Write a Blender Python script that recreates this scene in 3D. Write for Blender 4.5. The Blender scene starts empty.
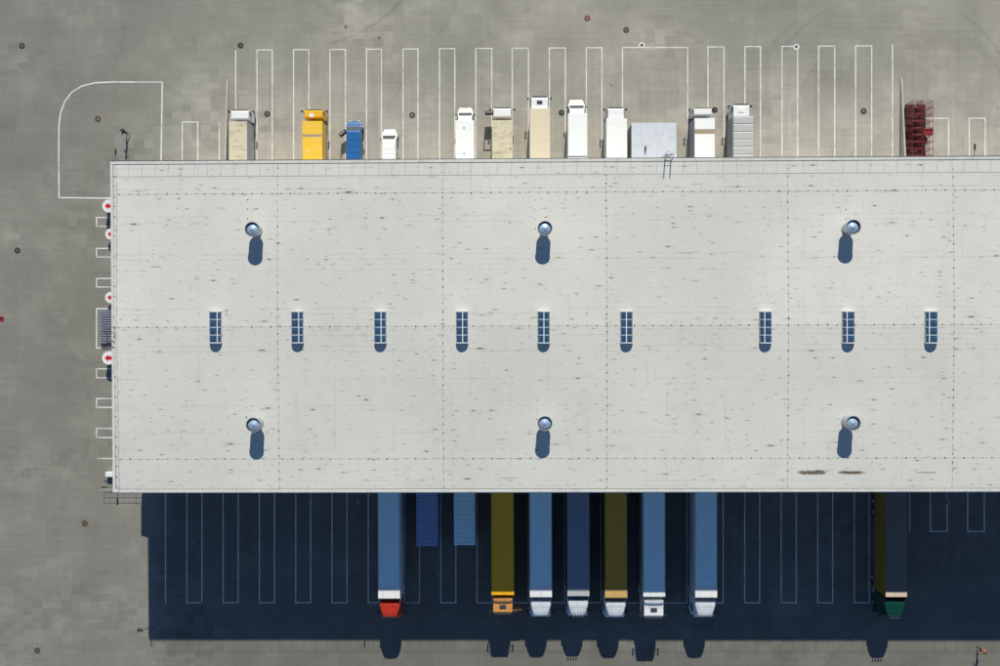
import bpy, bmesh, math, random
from mathutils import Vector, Matrix
R = math.radians
random.seed(7)
S = bpy.context.scene
COL = S.collection

# ------------------------------------------------------------------ camera
H, F = 103.0, 865.0
fwd = Vector((-0.0116, -0.0104, -1)).normalized()
rgt = Vector((1, -0.0033, 0)); rgt = (rgt - fwd * rgt.dot(fwd)).normalized()
upv = rgt.cross(fwd).normalized()
cam = bpy.data.cameras.new('camera'); co = bpy.data.objects.new('camera', cam); COL.objects.link(co)
co.matrix_world = Matrix.Translation((0, 0, H)) @ Matrix((rgt, upv, -fwd)).transposed().to_4x4()
cam.sensor_width = 36; cam.lens = 36 * F / 1000; cam.clip_start = 0.5; cam.clip_end = 2000
S.camera = co
def P(px, py, z=0.0):
    """world point at height z that lies under photo pixel (px, py)"""
    d = fwd * F + rgt * (px - 500) + upv * (333 - py)
    return Vector((0, 0, H)) + d * ((H - z) / -d.z)

# ------------------------------------------------------------------ sky, sun, exposure
SUN_EL, SUN_AZ = R(30.75), R(3.9)
w = bpy.data.worlds.new('World'); S.world = w; w.use_nodes = True
nt = w.node_tree; bgn = nt.nodes['Background']
sky = nt.nodes.new('ShaderNodeTexSky'); sky.sky_type = 'NISHITA'; sky.sun_disc = False
sky.sun_elevation = SUN_EL; sky.sun_rotation = SUN_AZ
sky.air_density = 0.72; sky.dust_density = 0.0; sky.ozone_density = 3.8
nt.links.new(sky.outputs[0], bgn.inputs[0]); bgn.inputs[1].default_value = 0.083
sl = bpy.data.lights.new('sun', 'SUN'); sl.energy = 4.6; sl.angle = R(0.5); sl.color = (1.0, 0.95, 0.83)
so = bpy.data.objects.new('sun', sl); COL.objects.link(so)
sd = Vector((math.sin(SUN_AZ) * math.cos(SUN_EL), math.cos(SUN_AZ) * math.cos(SUN_EL), math.sin(SUN_EL)))
so.rotation_euler = sd.to_track_quat('Z', 'Y').to_euler(); so.location = (0, 60, 60)
vs = S.view_settings; vs.view_transform = 'Standard'; vs.look = 'None'; vs.exposure = 0.25; vs.gamma = 1.0
vs.use_curve_mapping = False

# ------------------------------------------------------------------ material helpers
class NT:
    def __init__(s, name):
        s.m = bpy.data.materials.new(name); s.m.use_nodes = True
        s.t = s.m.node_tree; s.b = s.t.nodes['Principled BSDF']
    def n(s, typ, **k):
        o = s.t.nodes.new(typ)
        for a, v in k.items(): setattr(o, a, v)
        return o
    def put(s, sock, v):
        if hasattr(v, 'is_output'): s.t.links.new(v, sock)
        else: sock.default_value = v
    def math(s, op, a, b=0.0, c=0.0, clamp=False):
        o = s.n('ShaderNodeMath', operation=op, use_clamp=clamp)
        for i, v in enumerate((a, b, c)): s.put(o.inputs[i], v)
        return o.outputs[0]
    def pos(s):
        if not hasattr(s, '_p'):
            s._p = s.n('ShaderNodeNewGeometry').outputs['Position']
            x = s.n('ShaderNodeSeparateXYZ'); s.t.links.new(s._p, x.inputs[0]); s.xyz = x.outputs
        return s._p
    def comb(s, x, y, z=0.0):
        o = s.n('ShaderNodeCombineXYZ')
        for i, v in enumerate((x, y, z)): s.put(o.inputs[i], v)
        return o.outputs[0]
    def noise(s, vec, scale, detail=3.0, rough=0.55):
        o = s.n('ShaderNodeTexNoise'); s.t.links.new(vec, o.inputs['Vector'])
        o.inputs['Scale'].default_value = scale; o.inputs['Detail'].default_value = detail
        o.inputs['Roughness'].default_value = rough
        return o.outputs['Fac']
    def white(s, vec):
        o = s.n('ShaderNodeTexWhiteNoise', noise_dimensions='3D'); s.t.links.new(vec, o.inputs['Vector']); return o.outputs['Value']
    def smooth(s, v, a, b, lo=0.0, hi=1.0):
        o = s.n('ShaderNodeMapRange', interpolation_type='SMOOTHSTEP')
        for i, q in enumerate((v, a, b, lo, hi)): s.put(o.inputs[i], q)
        return o.outputs[0]
    def mix(s, f, a, b, blend='MIX'):
        o = s.n('ShaderNodeMix', data_type='RGBA', blend_type=blend)
        s.put(o.inputs[0], f)
        for i, v in ((6, a), (7, b)): s.put(o.inputs[i], v if hasattr(v, 'is_output') else (*v[:3], 1))
        return o.outputs[2]
    def done(s, col, rough=0.6, metal=0.0, bump=None, bs=0.2, bd=0.02, spec=0.5):
        s.put(s.b.inputs['Base Color'], col if hasattr(col, 'is_output') else (*col[:3], 1))
        s.put(s.b.inputs['Roughness'], rough); s.b.inputs['Metallic'].default_value = metal
        s.b.inputs['Specular IOR Level'].default_value = spec
        if bump is not None:
            o = s.n('ShaderNodeBump'); o.inputs['Strength'].default_value = bs; o.inputs['Distance'].default_value = bd
            s.t.links.new(bump, o.inputs['Height']); s.t.links.new(o.outputs[0], s.b.inputs['Normal'])
        return s.m

def mat(name, c, rough=0.5, metal=0.0, grime=0.12, scale=1.2, dirt=None, spec=0.5):
    """painted or bare surface with faint grime of its own"""
    k = NT(name); p = k.pos()
    n1 = k.noise(p, scale, 4, 0.6)
    d = dirt or tuple(x * 0.55 for x in c)
    col = k.mix(k.smooth(n1, 0.42, 0.78, 0, grime * 2.2), c, d)
    n2 = k.noise(p, scale * 9, 3, 0.6)
    col = k.mix(k.smooth(n2, 0.5, 0.85, 0, grime), col, d)
    return k.done(col, rough, metal, n2, 0.08, 0.01, spec)

def roof_mat(name, c, stain, amt, rough=0.55, metal=0.0):
    """truck box roof: streaky dirt lying across the box"""
    k = NT(name); p = k.pos(); x, y, z = k.xyz[0], k.xyz[1], k.xyz[2]
    v = k.comb(k.math('MULTIPLY', x, 0.5), k.math('MULTIPLY', y, 1.6), 0.0)
    n1 = k.noise(v, 1.0, 5, 0.65)
    col = k.mix(k.smooth(n1, 0.48, 0.72, 0, amt), c, stain)
    n2 = k.noise(p, 3.5, 4, 0.7)
    col = k.mix(k.smooth(n2, 0.52, 0.72, 0, amt * 0.8), col, stain)
    return k.done(col, rough, metal, n2, 0.1, 0.01)

M = {}
def ground_material():
    k = NT('yard_concrete'); p = k.pos(); x, y = k.xyz[0], k.xyz[1]
    big = k.noise(p, 0.035, 3, 0.5)
    c = k.mix(k.smooth(big, 0.35, 0.65), (0.258, 0.252, 0.220), (0.345, 0.332, 0.285))
    # west lane laid in a darker, greyer mix
    wob = k.noise(p, 0.12, 4, 0.6)
    xw = k.math('ADD', x, k.math('MULTIPLY', k.math('SUBTRACT', wob, 0.5), 14.0))
    c = k.mix(k.smooth(xw, -52, -27, 0.62, 0.0), c, (0.172, 0.173, 0.150))
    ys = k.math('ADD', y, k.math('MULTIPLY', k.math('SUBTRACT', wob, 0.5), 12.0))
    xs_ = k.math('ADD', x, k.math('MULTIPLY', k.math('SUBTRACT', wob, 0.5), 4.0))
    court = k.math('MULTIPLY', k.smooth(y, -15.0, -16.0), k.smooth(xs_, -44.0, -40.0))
    c = k.mix(k.math('MULTIPLY', court, 0.9), c, (0.142, 0.136, 0.117))  # south court darkened to deepen the building's shade in the ground colour
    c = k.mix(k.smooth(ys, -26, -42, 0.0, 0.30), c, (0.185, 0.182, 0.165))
    # warmer worn bays along the dock
    yw = k.math('ADD', y, k.math('MULTIPLY', k.math('SUBTRACT', wob, 0.5), 9.0))
    warm = k.math('MULTIPLY', k.smooth(yw, 30, 22.5), k.smooth(xw, -36, -29))
    warm = k.math('MULTIPLY', warm, k.smooth(y, 10, 12))
    c = k.mix(k.math('MULTIPLY', warm, 0.75), c, (0.385, 0.362, 0.315))
    # square repair slabs
    cell = k.comb(k.math('FLOOR', k.math('DIVIDE', x, 1.15)), k.math('FLOOR', k.math('DIVIDE', y, 0.85)), 3.0)
    cell2 = k.comb(k.math('FLOOR', k.math('DIVIDE', x, 3.1)), k.math('FLOOR', k.math('DIVIDE', y, 2.3)), 9.0)
    gate = k.smooth(k.noise(p, 0.07, 2, 0.5), 0.5, 0.64)
    wv = k.math('SUBTRACT', k.white(cell), 0.5); wv2 = k.math('SUBTRACT', k.white(cell2), 0.5)
    t = k.math('ADD', k.math('MULTIPLY', k.math('MULTIPLY', wv, gate), 0.24), k.math('MULTIPLY', wv2, 0.09))
    # brushed streaks, fine grain
    st = k.noise(k.comb(k.math('MULTIPLY', x, 0.16), k.math('MULTIPLY', y, 2.8), 0.0), 1.0, 5, 0.7)
    st2 = k.noise(k.comb(k.math('MULTIPLY', x, 1.9), k.math('MULTIPLY', y, 0.2), 4.0), 1.0, 3, 0.6)
    gr = k.noise(p, 5.0, 4, 0.7)
    t = k.math('ADD', t, k.math('MULTIPLY', k.math('SUBTRACT', st, 0.5), 0.36))
    t = k.math('ADD', t, k.math('MULTIPLY', k.math('SUBTRACT', st2, 0.5), 0.14))
    t = k.math('ADD', t, k.math('MULTIPLY', k.math('SUBTRACT', gr, 0.5), 0.22))
    # wheel tracks running in and out of the bays
    tr = k.noise(k.comb(k.math('MULTIPLY', x, 1.5), k.math('MULTIPLY', y, 0.06), 8.0), 1.0, 4, 0.65)
    ay = k.math('ABSOLUTE', y); zone = k.math('MULTIPLY', k.smooth(ay, 36, 26), k.smooth(xw, -38, -31))
    t = k.math('ADD', t, k.math('MULTIPLY', k.math('MULTIPLY', k.math('SUBTRACT', tr, 0.52), 0.42), zone))
    # lighter scuffed patches
    sc = k.noise(p, 0.23, 5, 0.62)
    t = k.math('ADD', t, k.smooth(sc, 0.48, 0.70, 0, 0.17))
    t = k.math('SUBTRACT', t, k.smooth(sc, 0.46, 0.30, 0, 0.10))
    # tyre arcs
    arcs = [((300, -90), 136, .09, .20), ((300, -90), 121, .08, .14), ((395, -10), 62, .08, .10), ((430, 20), 98, .08, .08),
            ((560, -190), 318, .08, .08), ((890, 120), 128, .1, .12), ((905, 132), 112, .1, .10), ((470, 60), 120, .1, .07),
            ((1010, 800), 230, .1, .10), ((60, 700), 210, .1, .08), ((-60, 420), 150, .12, .07), ((360, 70), 44, .08, .08)]
    brk = k.smooth(k.noise(p, 0.16, 3, 0.5), 0.40, 0.62)
    tot = 0.0
    for (cx, cy), r, wd, am in arcs:
        cc = P(cx, cy); rw = (P(cx + r, cy) - cc).length
        dx = k.math('SUBTRACT', x, cc.x); dy = k.math('SUBTRACT', y, cc.y)
        d = k.math('SQRT', k.math('ADD', k.math('MULTIPLY', dx, dx), k.math('MULTIPLY', dy, dy)))
        a = k.math('ABSOLUTE', k.math('SUBTRACT', d, rw))
        a2 = k.math('ABSOLUTE', k.math('SUBTRACT', d, rw + 0.0))
        ring_ = k.smooth(a2, wd, wd + 0.16, am, 0.0)
        if cy == -90: ring_ = k.math('MULTIPLY', ring_, k.smooth(dx, -3.0, 1.0))
        tot = k.math('ADD', tot, ring_)
    t = k.math('SUBTRACT', t, k.math('MULTIPLY', k.math('MULTIPLY', tot, 0.9), brk))
    # oil drips
    vo = k.n('ShaderNodeTexVoronoi'); k.t.links.new(p, vo.inputs['Vector']); vo.inputs['Scale'].default_value = 0.22
    dj = k.math('ADD', vo.outputs['Distance'], k.math('MULTIPLY', k.math('SUBTRACT', k.noise(p, 2.6, 4, 0.7), 0.5), 0.16))
    sepc = k.n('ShaderNodeSeparateColor'); k.t.links.new(vo.outputs['Color'], sepc.inputs[0])
    rare = k.smooth(sepc.outputs[0], 0.45, 0.6)
    oil = k.math('MULTIPLY', k.smooth(dj, 0.055, 0.02), rare)
    v2 = k.n('ShaderNodeTexVoronoi'); k.t.links.new(p, v2.inputs['Vector']); v2.inputs['Scale'].default_value = 0.55
    s2 = k.n('ShaderNodeSeparateColor'); k.t.links.new(v2.outputs['Color'], s2.inputs[0])
    d2 = k.math('ADD', v2.outputs['Distance'], k.math('MULTIPLY', k.math('SUBTRACT', k.noise(p, 5, 3, 0.7), 0.5), 0.12))
    clus = k.smooth(k.noise(p, 0.13, 3, 0.5), 0.52, 0.66)
    oil2 = k.math('MULTIPLY', k.math('MULTIPLY', k.smooth(d2, 0.09, 0.03), k.smooth(s2.outputs[0], 0.4, 0.8)), clus)
    oil = k.math('MAXIMUM', oil, oil2)
    hs = k.n('ShaderNodeMix', data_type='RGBA', blend_type='MULTIPLY'); hs.inputs[0].default_value = 1.0
    f = k.math('ADD', t, 1.0)
    g = k.comb(f, f, f)
    k.t.links.new(c, hs.inputs[6]); k.t.links.new(g, hs.inputs[7])
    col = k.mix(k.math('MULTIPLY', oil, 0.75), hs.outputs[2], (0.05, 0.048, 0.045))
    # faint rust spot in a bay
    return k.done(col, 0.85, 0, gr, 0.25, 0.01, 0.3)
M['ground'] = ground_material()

def roof_material():
    k = NT('roof_membrane'); p = k.pos(); x, y = k.xyz[0], k.xyz[1]
    big = k.noise(p, 0.06, 3, 0.5)
    c = k.mix(k.smooth(big, 0.3, 0.7), (0.595, 0.598, 0.548), (0.668, 0.666, 0.612))
    c = k.mix(k.smooth(k.noise(p, 0.5, 4, 0.6), 0.45, 0.75, 0, 0.25), c, (0.52, 0.52, 0.49))
    yy = k.math('ADD', k.math('DIVIDE', y, 0.57), k.math('MULTIPLY', k.math('SUBTRACT', k.noise(p, 0.3, 2, 0.5), 0.5), 0.22))
    row = k.math('ROUND', yy); d = k.math('ABSOLUTE', k.math('SUBTRACT', yy, row))
    rw = k.white(k.comb(row, 2.0, 5.0))
    # lap seams
    ln = k.math('MULTIPLY', k.smooth(d, 0.03, 0.10, 1, 0), k.smooth(rw, 0.3, 0.9, 0.0, 0.40))
    ln = k.math('MULTIPLY', ln, k.smooth(k.noise(k.comb(k.math('MULTIPLY', x, 0.16), k.math('MULTIPLY', row, 3.7), 0), 1.0, 3, 0.6), 0.40, 0.62))
    c = k.mix(ln, c, (0.34, 0.31, 0.26))
    pond = k.noise(p, 0.19, 5, 0.6)
    c = k.mix(k.smooth(k.math('ABSOLUTE', k.math('SUBTRACT', pond, 0.56)), 0.03, 0.0, 0.0, 0.05), c, (0.40, 0.36, 0.29))
    c = k.mix(k.smooth(pond, 0.56, 0.72, 0.0, 0.14), c, (0.45, 0.44, 0.40))
    # short soot smudges caught on the laps
    sm = k.noise(k.comb(k.math('MULTIPLY', x, 1.15), k.math('MULTIPLY', row, 7.31), 1.0), 1.0, 3, 0.55)
    wid = k.smooth(sm, 0.54, 0.70, 0.0, 0.40)
    m1 = k.math('MULTIPLY', k.smooth(k.math('SUBTRACT', d, wid), 0.0, -0.16), k.smooth(sm, 0.56, 0.70, 0.0, 0.4))
    m1 = k.math('MULTIPLY', m1, k.smooth(rw, 0.2, 0.8, 0.15, 0.75))
    m1 = k.math('MULTIPLY', m1, k.smooth(k.noise(p, 5.0, 3, 0.7), 0.30, 0.62, 0.25, 1.0))
    c = k.mix(m1, c, (0.20, 0.18, 0.145))
    # soot specks, smeared along the laps
    wx = k.math('ADD', x, k.math('MULTIPLY', k.math('SUBTRACT', k.noise(p, 1.7, 3, 0.7), 0.5), 1.3))
    wy = k.math('ADD', y, k.math('MULTIPLY', k.math('SUBTRACT', k.noise(k.comb(y, x, 3.0), 2.1, 3, 0.7), 0.5), 0.45))
    for cx_, cy_, oy, lx, ly, pw, am in ((1.9, 1.06, 0.0, 0.34, 0.085, 2.6, 1.0), (1.9, 1.06, 0.53, 0.26, 0.07, 5.0, 0.9), (0.83, 0.71, 0.2, 0.13, 0.055, 6.0, 0.8), (5.7, 3.3, 0.9, 0.6, 0.12, 3.5, 1.0)):
        v_ = k.math('DIVIDE', k.math('ADD', k.math('ADD', y, k.math('MULTIPLY', k.math('SUBTRACT', wy, y), 0.16)), oy), cy_)
        rid = k.math('FLOOR', v_); dv = k.math('SUBTRACT', k.math('SUBTRACT', v_, rid), 0.5)
        jit = k.math('MULTIPLY', k.white(k.comb(k.math('FLOOR', k.math('DIVIDE', rid, 3.0)), oy, 7.0)), 1.0)
        u_ = k.math('ADD', k.math('DIVIDE', k.math('ADD', x, k.math('MULTIPLY', k.math('SUBTRACT', wx, x), 0.25)), cx_), jit)
        cid = k.math('FLOOR', u_); du = k.math('SUBTRACT', k.math('SUBTRACT', u_, cid), 0.5)
        r1 = k.white(k.comb(cid, rid, oy + 1.0)); r2 = k.white(k.comb(cid, rid, oy + 2.0)); r3 = k.white(k.comb(cid, rid, oy + 3.0))
        du = k.math('ADD', du, k.math('MULTIPLY', k.math('SUBTRACT', r2, 0.5), 0.35)); dv = k.math('ADD', dv, k.math('MULTIPLY', k.math('SUBTRACT', r3, 0.5), 0.25))
        size = k.math('ADD', 0.45, k.math('MULTIPLY', r2, 0.8))
        ex = k.math('DIVIDE', k.math('MULTIPLY', du, cx_ / lx), size); ey = k.math('DIVIDE', k.math('MULTIPLY', dv, cy_ / ly), size)
        e = k.math('ADD', k.math('ABSOLUTE', ex), k.math('POWER', k.math('ABSOLUTE', ey), 1.4))
        e = k.math('ADD', e, k.math('MULTIPLY', k.math('SUBTRACT', k.noise(p, 5.0, 4, 0.75), 0.5), 1.1))
        inten = k.math('MULTIPLY', k.math('POWER', r1, pw), am * 1.0)
        m2 = k.math('MULTIPLY', k.smooth(e, 1.0, 0.1), inten, clamp=True)
        halo = k.math('MULTIPLY', k.smooth(e, 3.2, 0.4), k.math('MULTIPLY', inten, 0.22), clamp=True)
        c = k.mix(halo, c, (0.36, 0.29, 0.20)); c = k.mix(m2, c, (0.065, 0.043, 0.022))
    # faint wide wash marks and cross seams
    xx = k.math('DIVIDE', x, 2.05); xd = k.math('ABSOLUTE', k.math('SUBTRACT', xx, k.math('ROUND', xx)))
    xr = k.white(k.comb(k.math('ROUND', xx), k.math('FLOOR', k.math('DIVIDE', y, 3.3)), 1.0))
    c = k.mix(k.math('MULTIPLY', k.smooth(xd, 0.012, 0.04, 1, 0), k.smooth(xr, 0.62, 1.0, 0, 0.22)), c, (0.36, 0.35, 0.33))
    # long rusty streaks near the south-east edge and a few along the south edge
    for px, py, hw, hh, am in ((812, 472.5, 15, 2.4, 1.15), (851, 472.5, 14, 1.8, 1.15), (926, 472.5, 11, 1.0, .6), (819, 470.8, 5, 1.0, 1.0),
                               (508, 478, 10, .7, .5), (697, 184, 6, .6, .5), (686, 253, 9, .7, .5), (157, 267, 6, .7, .6), (467, 479, 4, 1.2, .8)):
        q = P(px, py, 12); s = 9.5
        ex = k.math('DIVIDE', k.math('SUBTRACT', x, q.x), hw / s); ey = k.math('DIVIDE', k.math('SUBTRACT', y, q.y), hh / s)
        e = k.math('ADD', k.math('POWER', k.math('ABSOLUTE', ex), 4.0), k.math('MULTIPLY', ey, ey))
        e = k.math('ADD', e, k.math('MULTIPLY', k.math('SUBTRACT', k.noise(p, 3.0, 4, 0.7), 0.5), 2.6))
        c = k.mix(k.smooth(e, 1.3, 0.1, 0, am * 0.85), c, (0.13, 0.095, 0.055))
    return k.done(c, 0.7, 0, k.noise(p, 3, 4, 0.6), 0.15, 0.01, 0.35)
M['roof'] = roof_material()

M['line'] = mat('line_paint', (0.78, 0.78, 0.74), 0.7, 0, 0.42, 0.7, (0.38, 0.37, 0.33))
M['wall'] = mat('wall_panel_grey', (0.55, 0.56, 0.56), 0.5, 0, 0.1, 0.5)
M['dock'] = mat('dock_door_grey', (0.62, 0.62, 0.60), 0.5)
M['black'] = mat('black_rubber', (0.02, 0.02, 0.022), 0.7, 0, 0.15)
M['under'] = mat('roof_gap_sealant', (0.30, 0.30, 0.29), 0.8)
M['cope'] = mat('coping_metal', (0.66, 0.665, 0.62), 0.5, 0.0, 0.18, 0.8)
M['steel'] = mat('dark_rail_steel', (0.09, 0.09, 0.09), 0.5, 0.4)
M['galv'] = mat('galvanised_steel', (0.62, 0.64, 0.66), 0.28, 0.85, 0.1)
M['galvd'] = mat('galvanised_shell', (0.50, 0.52, 0.52), 0.42, 0.5, 0.15)
M['cap'] = mat('polished_vent_dome', (0.52, 0.68, 0.84), 0.36, 0.45, 0.12, 2.0)
M['bolt'] = mat('fastener_dark', (0.05, 0.05, 0.05), 0.6)
M['sframe'] = mat('skylight_frame', (0.55, 0.60, 0.64), 0.45, 0.1)
M['swhite_glint'] = mat('skylight_white_glint', (0.85, 0.86, 0.86), 0.4)  # end walls, one end rib, and the bars that imitate the sun glint
M['sglass'] = mat('skylight_tinted_pane', (0.035, 0.085, 0.16), 0.10, 0, 0.1, spec=0.8)
M['concrete'] = mat('wing_wall_concrete', (0.44, 0.42, 0.37), 0.8, 0, 0.2)
M['glass'] = mat('vehicle_glass', (0.06, 0.068, 0.072), 0.08, 0, 0.02, spec=0.8)
M['chassis'] = mat('chassis_black', (0.025, 0.025, 0.027), 0.6)
M['rim'] = mat('wheel_rim', (0.45, 0.45, 0.45), 0.4, 0.7)
M['lamp'] = mat('lamp_lens', (0.75, 0.74, 0.70), 0.2)
M['chrome'] = mat('chrome', (0.8, 0.8, 0.82), 0.12, 1.0)
M['white'] = mat('white_paint', (0.80, 0.81, 0.80), 0.35, 0, 0.08)
M['whitecab'] = mat('white_cab_paint', (0.74, 0.77, 0.79), 0.3, 0, 0.08)
M['red'] = mat('red_cab_paint', (0.62, 0.045, 0.022), 0.3, 0, 0.10)
M['orange'] = mat('orange_cab_paint', (0.72, 0.33, 0.09), 0.4, 0, 0.14)
M['green'] = mat('green_cab_paint', (0.006, 0.062, 0.042), 0.3, 0, 0.12)
M['yellow'] = mat('yellow_truck_paint', (0.80, 0.47, 0.025), 0.4, 0, 0.12)
M['blue'] = mat('blue_van_paint', (0.025, 0.12, 0.33), 0.28, 0, 0.12)
M['greybox'] = mat('grey_box_side', (0.36, 0.38, 0.40), 0.5, 0, 0.2)
M['trailer_side'] = mat('trailer_side_white', (0.62, 0.64, 0.65), 0.45, 0, 0.12)
M['yside'] = mat('ochre_curtain_side', (0.50, 0.33, 0.02), 0.6, 0, 0.15)
M['yside2'] = mat('brown_curtain_side', (0.24, 0.15, 0.015), 0.6, 0, 0.15)
M['navyside'] = mat('navy_curtain_side', (0.03, 0.05, 0.12), 0.6)
M['oliveside'] = mat('olive_curtain_side', (0.20, 0.15, 0.03), 0.6)
M['r_white_shade'] = roof_mat('trailer_roof_white_shade', (0.74, 0.96, 0.98), (0.64, 0.82, 0.84), 0.25, 0.5, 0.1)  # white roof in shade, blue skylight tint put into the colour
M['r_white_shade2'] = roof_mat('box_roof_white', (0.82, 0.82, 0.80), (0.62, 0.61, 0.57), 0.25)
M['r_cream'] = roof_mat('box_roof_cream', (0.60, 0.545, 0.39), (0.30, 0.25, 0.16), 0.75)
M['r_cream2'] = roof_mat('box_roof_pale_tan', (0.67, 0.59, 0.42), (0.53, 0.46, 0.32), 0.4)
M['r_yellow'] = roof_mat('trailer_roof_yellow', (0.95, 0.47, 0.012), (0.75, 0.36, 0.02), 0.3)
M['r_yellow2'] = roof_mat('box_roof_yellow', (0.80, 0.48, 0.03), (0.78, 0.62, 0.30), 0.35)
M['r_navy'] = roof_mat('trailer_roof_navy', (0.25, 0.27, 0.33), (0.19, 0.20, 0.23), 0.4)
M['r_navy_sunlit'] = roof_mat('trailer_roof_navy_sunlit', (0.48, 0.49, 0.48), (0.33, 0.33, 0.32), 0.5)  # lit copy of the navy roof for its sunlit end
M['r_olive'] = roof_mat('trailer_roof_olive', (0.60, 0.31, 0.03), (0.45, 0.23, 0.03), 0.4)
M['r_plank_sunlit'] = roof_mat('trailer_roof_planks_sunlit', (0.60, 0.40, 0.13), (0.42, 0.27, 0.10), 0.5)  # sunlit end of the olive roof, light put into the colour
M['r_slate'] = roof_mat('trailer_roof_slate', (0.17, 0.155, 0.13), (0.12, 0.11, 0.10), 0.4)
M['r_slate_sunlit'] = roof_mat('trailer_roof_slate_sunlit', (0.68, 0.55, 0.42), (0.5, 0.4, 0.3), 0.4)  # sunlit end of the slate roof, brightness painted in
M['r_grey'] = roof_mat('box_roof_grey', (0.44, 0.44, 0.43), (0.33, 0.33, 0.32), 0.5)
M['r_olband'] = roof_mat('roof_window_band', (0.33, 0.28, 0.19), (0.22, 0.19, 0.13), 0.5)
M['c_navy'] = mat('container_navy', (0.27, 0.36, 0.56), 0.4, 0, 0.12)
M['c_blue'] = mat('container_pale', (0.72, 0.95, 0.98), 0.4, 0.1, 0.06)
M['shed'] = mat('ribbed_shed_steel', (0.66, 0.70, 0.74), 0.45, 0.1, 0.12)
M['shedw'] = mat('shed_wall_steel', (0.35, 0.36, 0.37), 0.5, 0.1, 0.2)
M['cage'] = mat('red_cage_paint', (0.20, 0.024, 0.022), 0.5, 0, 0.2)
M['cagepanel'] = mat('red_cage_panel', (0.26, 0.015, 0.02), 0.5, 0, 0.2)
M['crate'] = mat('dark_red_crate', (0.06, 0.012, 0.012), 0.6, 0, 0.2)
M['arrow'] = mat('red_arrow_paint', (0.58, 0.01, 0.03), 0.5)
M['iron'] = mat('cast_iron', (0.035, 0.033, 0.03), 0.7, 0.2, 0.3)
M['ironring'] = mat('manhole_ring', (0.30, 0.25, 0.18), 0.8, 0, 0.3)
M['rust'] = mat('rusty_iron', (0.075, 0.05, 0.03), 0.8, 0, 0.3)
M['redring'] = mat('red_painted_ring', (0.26, 0.03, 0.03), 0.7, 0, 0.3)
M['stairtread'] = mat('stair_tread_steel', (0.42, 0.48, 0.55), 0.35, 0.5)
M['skin'] = mat('skin', (0.45, 0.27, 0.19), 0.6)
M['hair'] = mat('dark_hair', (0.02, 0.015, 0.012), 0.7)

# ------------------------------------------------------------------ mesh helpers
class MB:
    def __init__(s): s.v = []; s.f = []
    def add(s, vs_, fs):
        o = len(s.v); s.v += [tuple(q) for q in vs_]; s.f += [tuple(i + o for i in f) for f in fs]; return s
    def box(s, x0, x1, y0, y1, z0, z1):
        return s.add([(x0, y0, z0), (x1, y0, z0), (x1, y1, z0), (x0, y1, z0), (x0, y0, z1), (x1, y0, z1), (x1, y1, z1), (x0, y1, z1)],
                     [(3, 2, 1, 0), (4, 5, 6, 7), (0, 1, 5, 4), (1, 2, 6, 5), (2, 3, 7, 6), (3, 0, 4, 7)])
    def bar(s, a, b, r=0.02, n=6, r2=None):
        a, b = Vector(a), Vector(b); d = (b - a).normalized()
        u = d.orthogonal().normalized(); v = d.cross(u); r2 = r if r2 is None else r2
        vs_ = []
        for q, rr in ((a, r), (b, r2)):
            for i in range(n):
                t = 2 * math.pi * i / n; vs_.append(q + u * math.cos(t) * rr + v * math.sin(t) * rr)
        fs = [(i, (i + 1) % n, n + (i + 1) % n, n + i) for i in range(n)] + [tuple(range(n))[::-1], tuple(range(n, 2 * n))]
        return s.add(vs_, fs)
    def lathe(s, prof, n=20, c=(0, 0, 0)):
        vs_ = []; fs = []
        for r, z in prof:
            for i in range(n):
                t = 2 * math.pi * i / n; vs_.append((c[0] + r * math.cos(t), c[1] + r * math.sin(t), c[2] + z))
        for j in range(len(prof) - 1):
            for i in range(n): fs.append((j * n + i, j * n + (i + 1) % n, (j + 1) * n + (i + 1) % n, (j + 1) * n + i))
        return s.add(vs_, fs)
    def loft(s, rings):
        n = len(rings[0]); vs_ = [q for r in rings for q in r]; fs = []
        for j in range(len(rings) - 1):
            for i in range(n): fs.append((j * n + i, j * n + (i + 1) % n, (j + 1) * n + (i + 1) % n, (j + 1) * n + i))
        fs += [tuple(range(n))[::-1], tuple(range((len(rings) - 1) * n, len(rings) * n))]
        return s.add(vs_, fs)
    def prism(s, prof, w, wf=None):
        """profile in (y,z), extruded across x; wf(y,z) scales the width"""
        n = len(prof); wf = wf or (lambda y, z: 1.0)
        vs_ = [(-w / 2 * wf(y, z), y, z) for y, z in prof] + [(w / 2 * wf(y, z), y, z) for y, z in prof]
        fs = [tuple(range(n)), tuple(range(n, 2 * n))[::-1]] + [((i + 1) % n, i, n + i, n + (i + 1) % n) for i in range(n)]
        return s.add(vs_, fs)
    def mesh(s, m, bevel=0.0, smooth=False, seg=2):
        me = bpy.data.meshes.new('mesh'); bm = bmesh.new()
        vv = [bm.verts.new(q) for q in s.v]
        for f in s.f:
            try: bm.faces.new([vv[i] for i in f])
            except ValueError: pass
        bmesh.ops.recalc_face_normals(bm, faces=bm.faces)
        if bevel: bmesh.ops.bevel(bm, geom=list(bm.edges), offset=bevel, segments=seg, profile=0.6, affect='EDGES', clamp_overlap=True)
        if smooth:
            for f in bm.faces: f.smooth = True
        bm.to_mesh(me); bm.free(); me.materials.append(m); return me
    def build(s, name, m, parent=None, bevel=0.0, smooth=False, loc=(0, 0, 0), seg=2):
        return link(name, s.mesh(m, bevel, smooth, seg), parent, loc)

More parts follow.
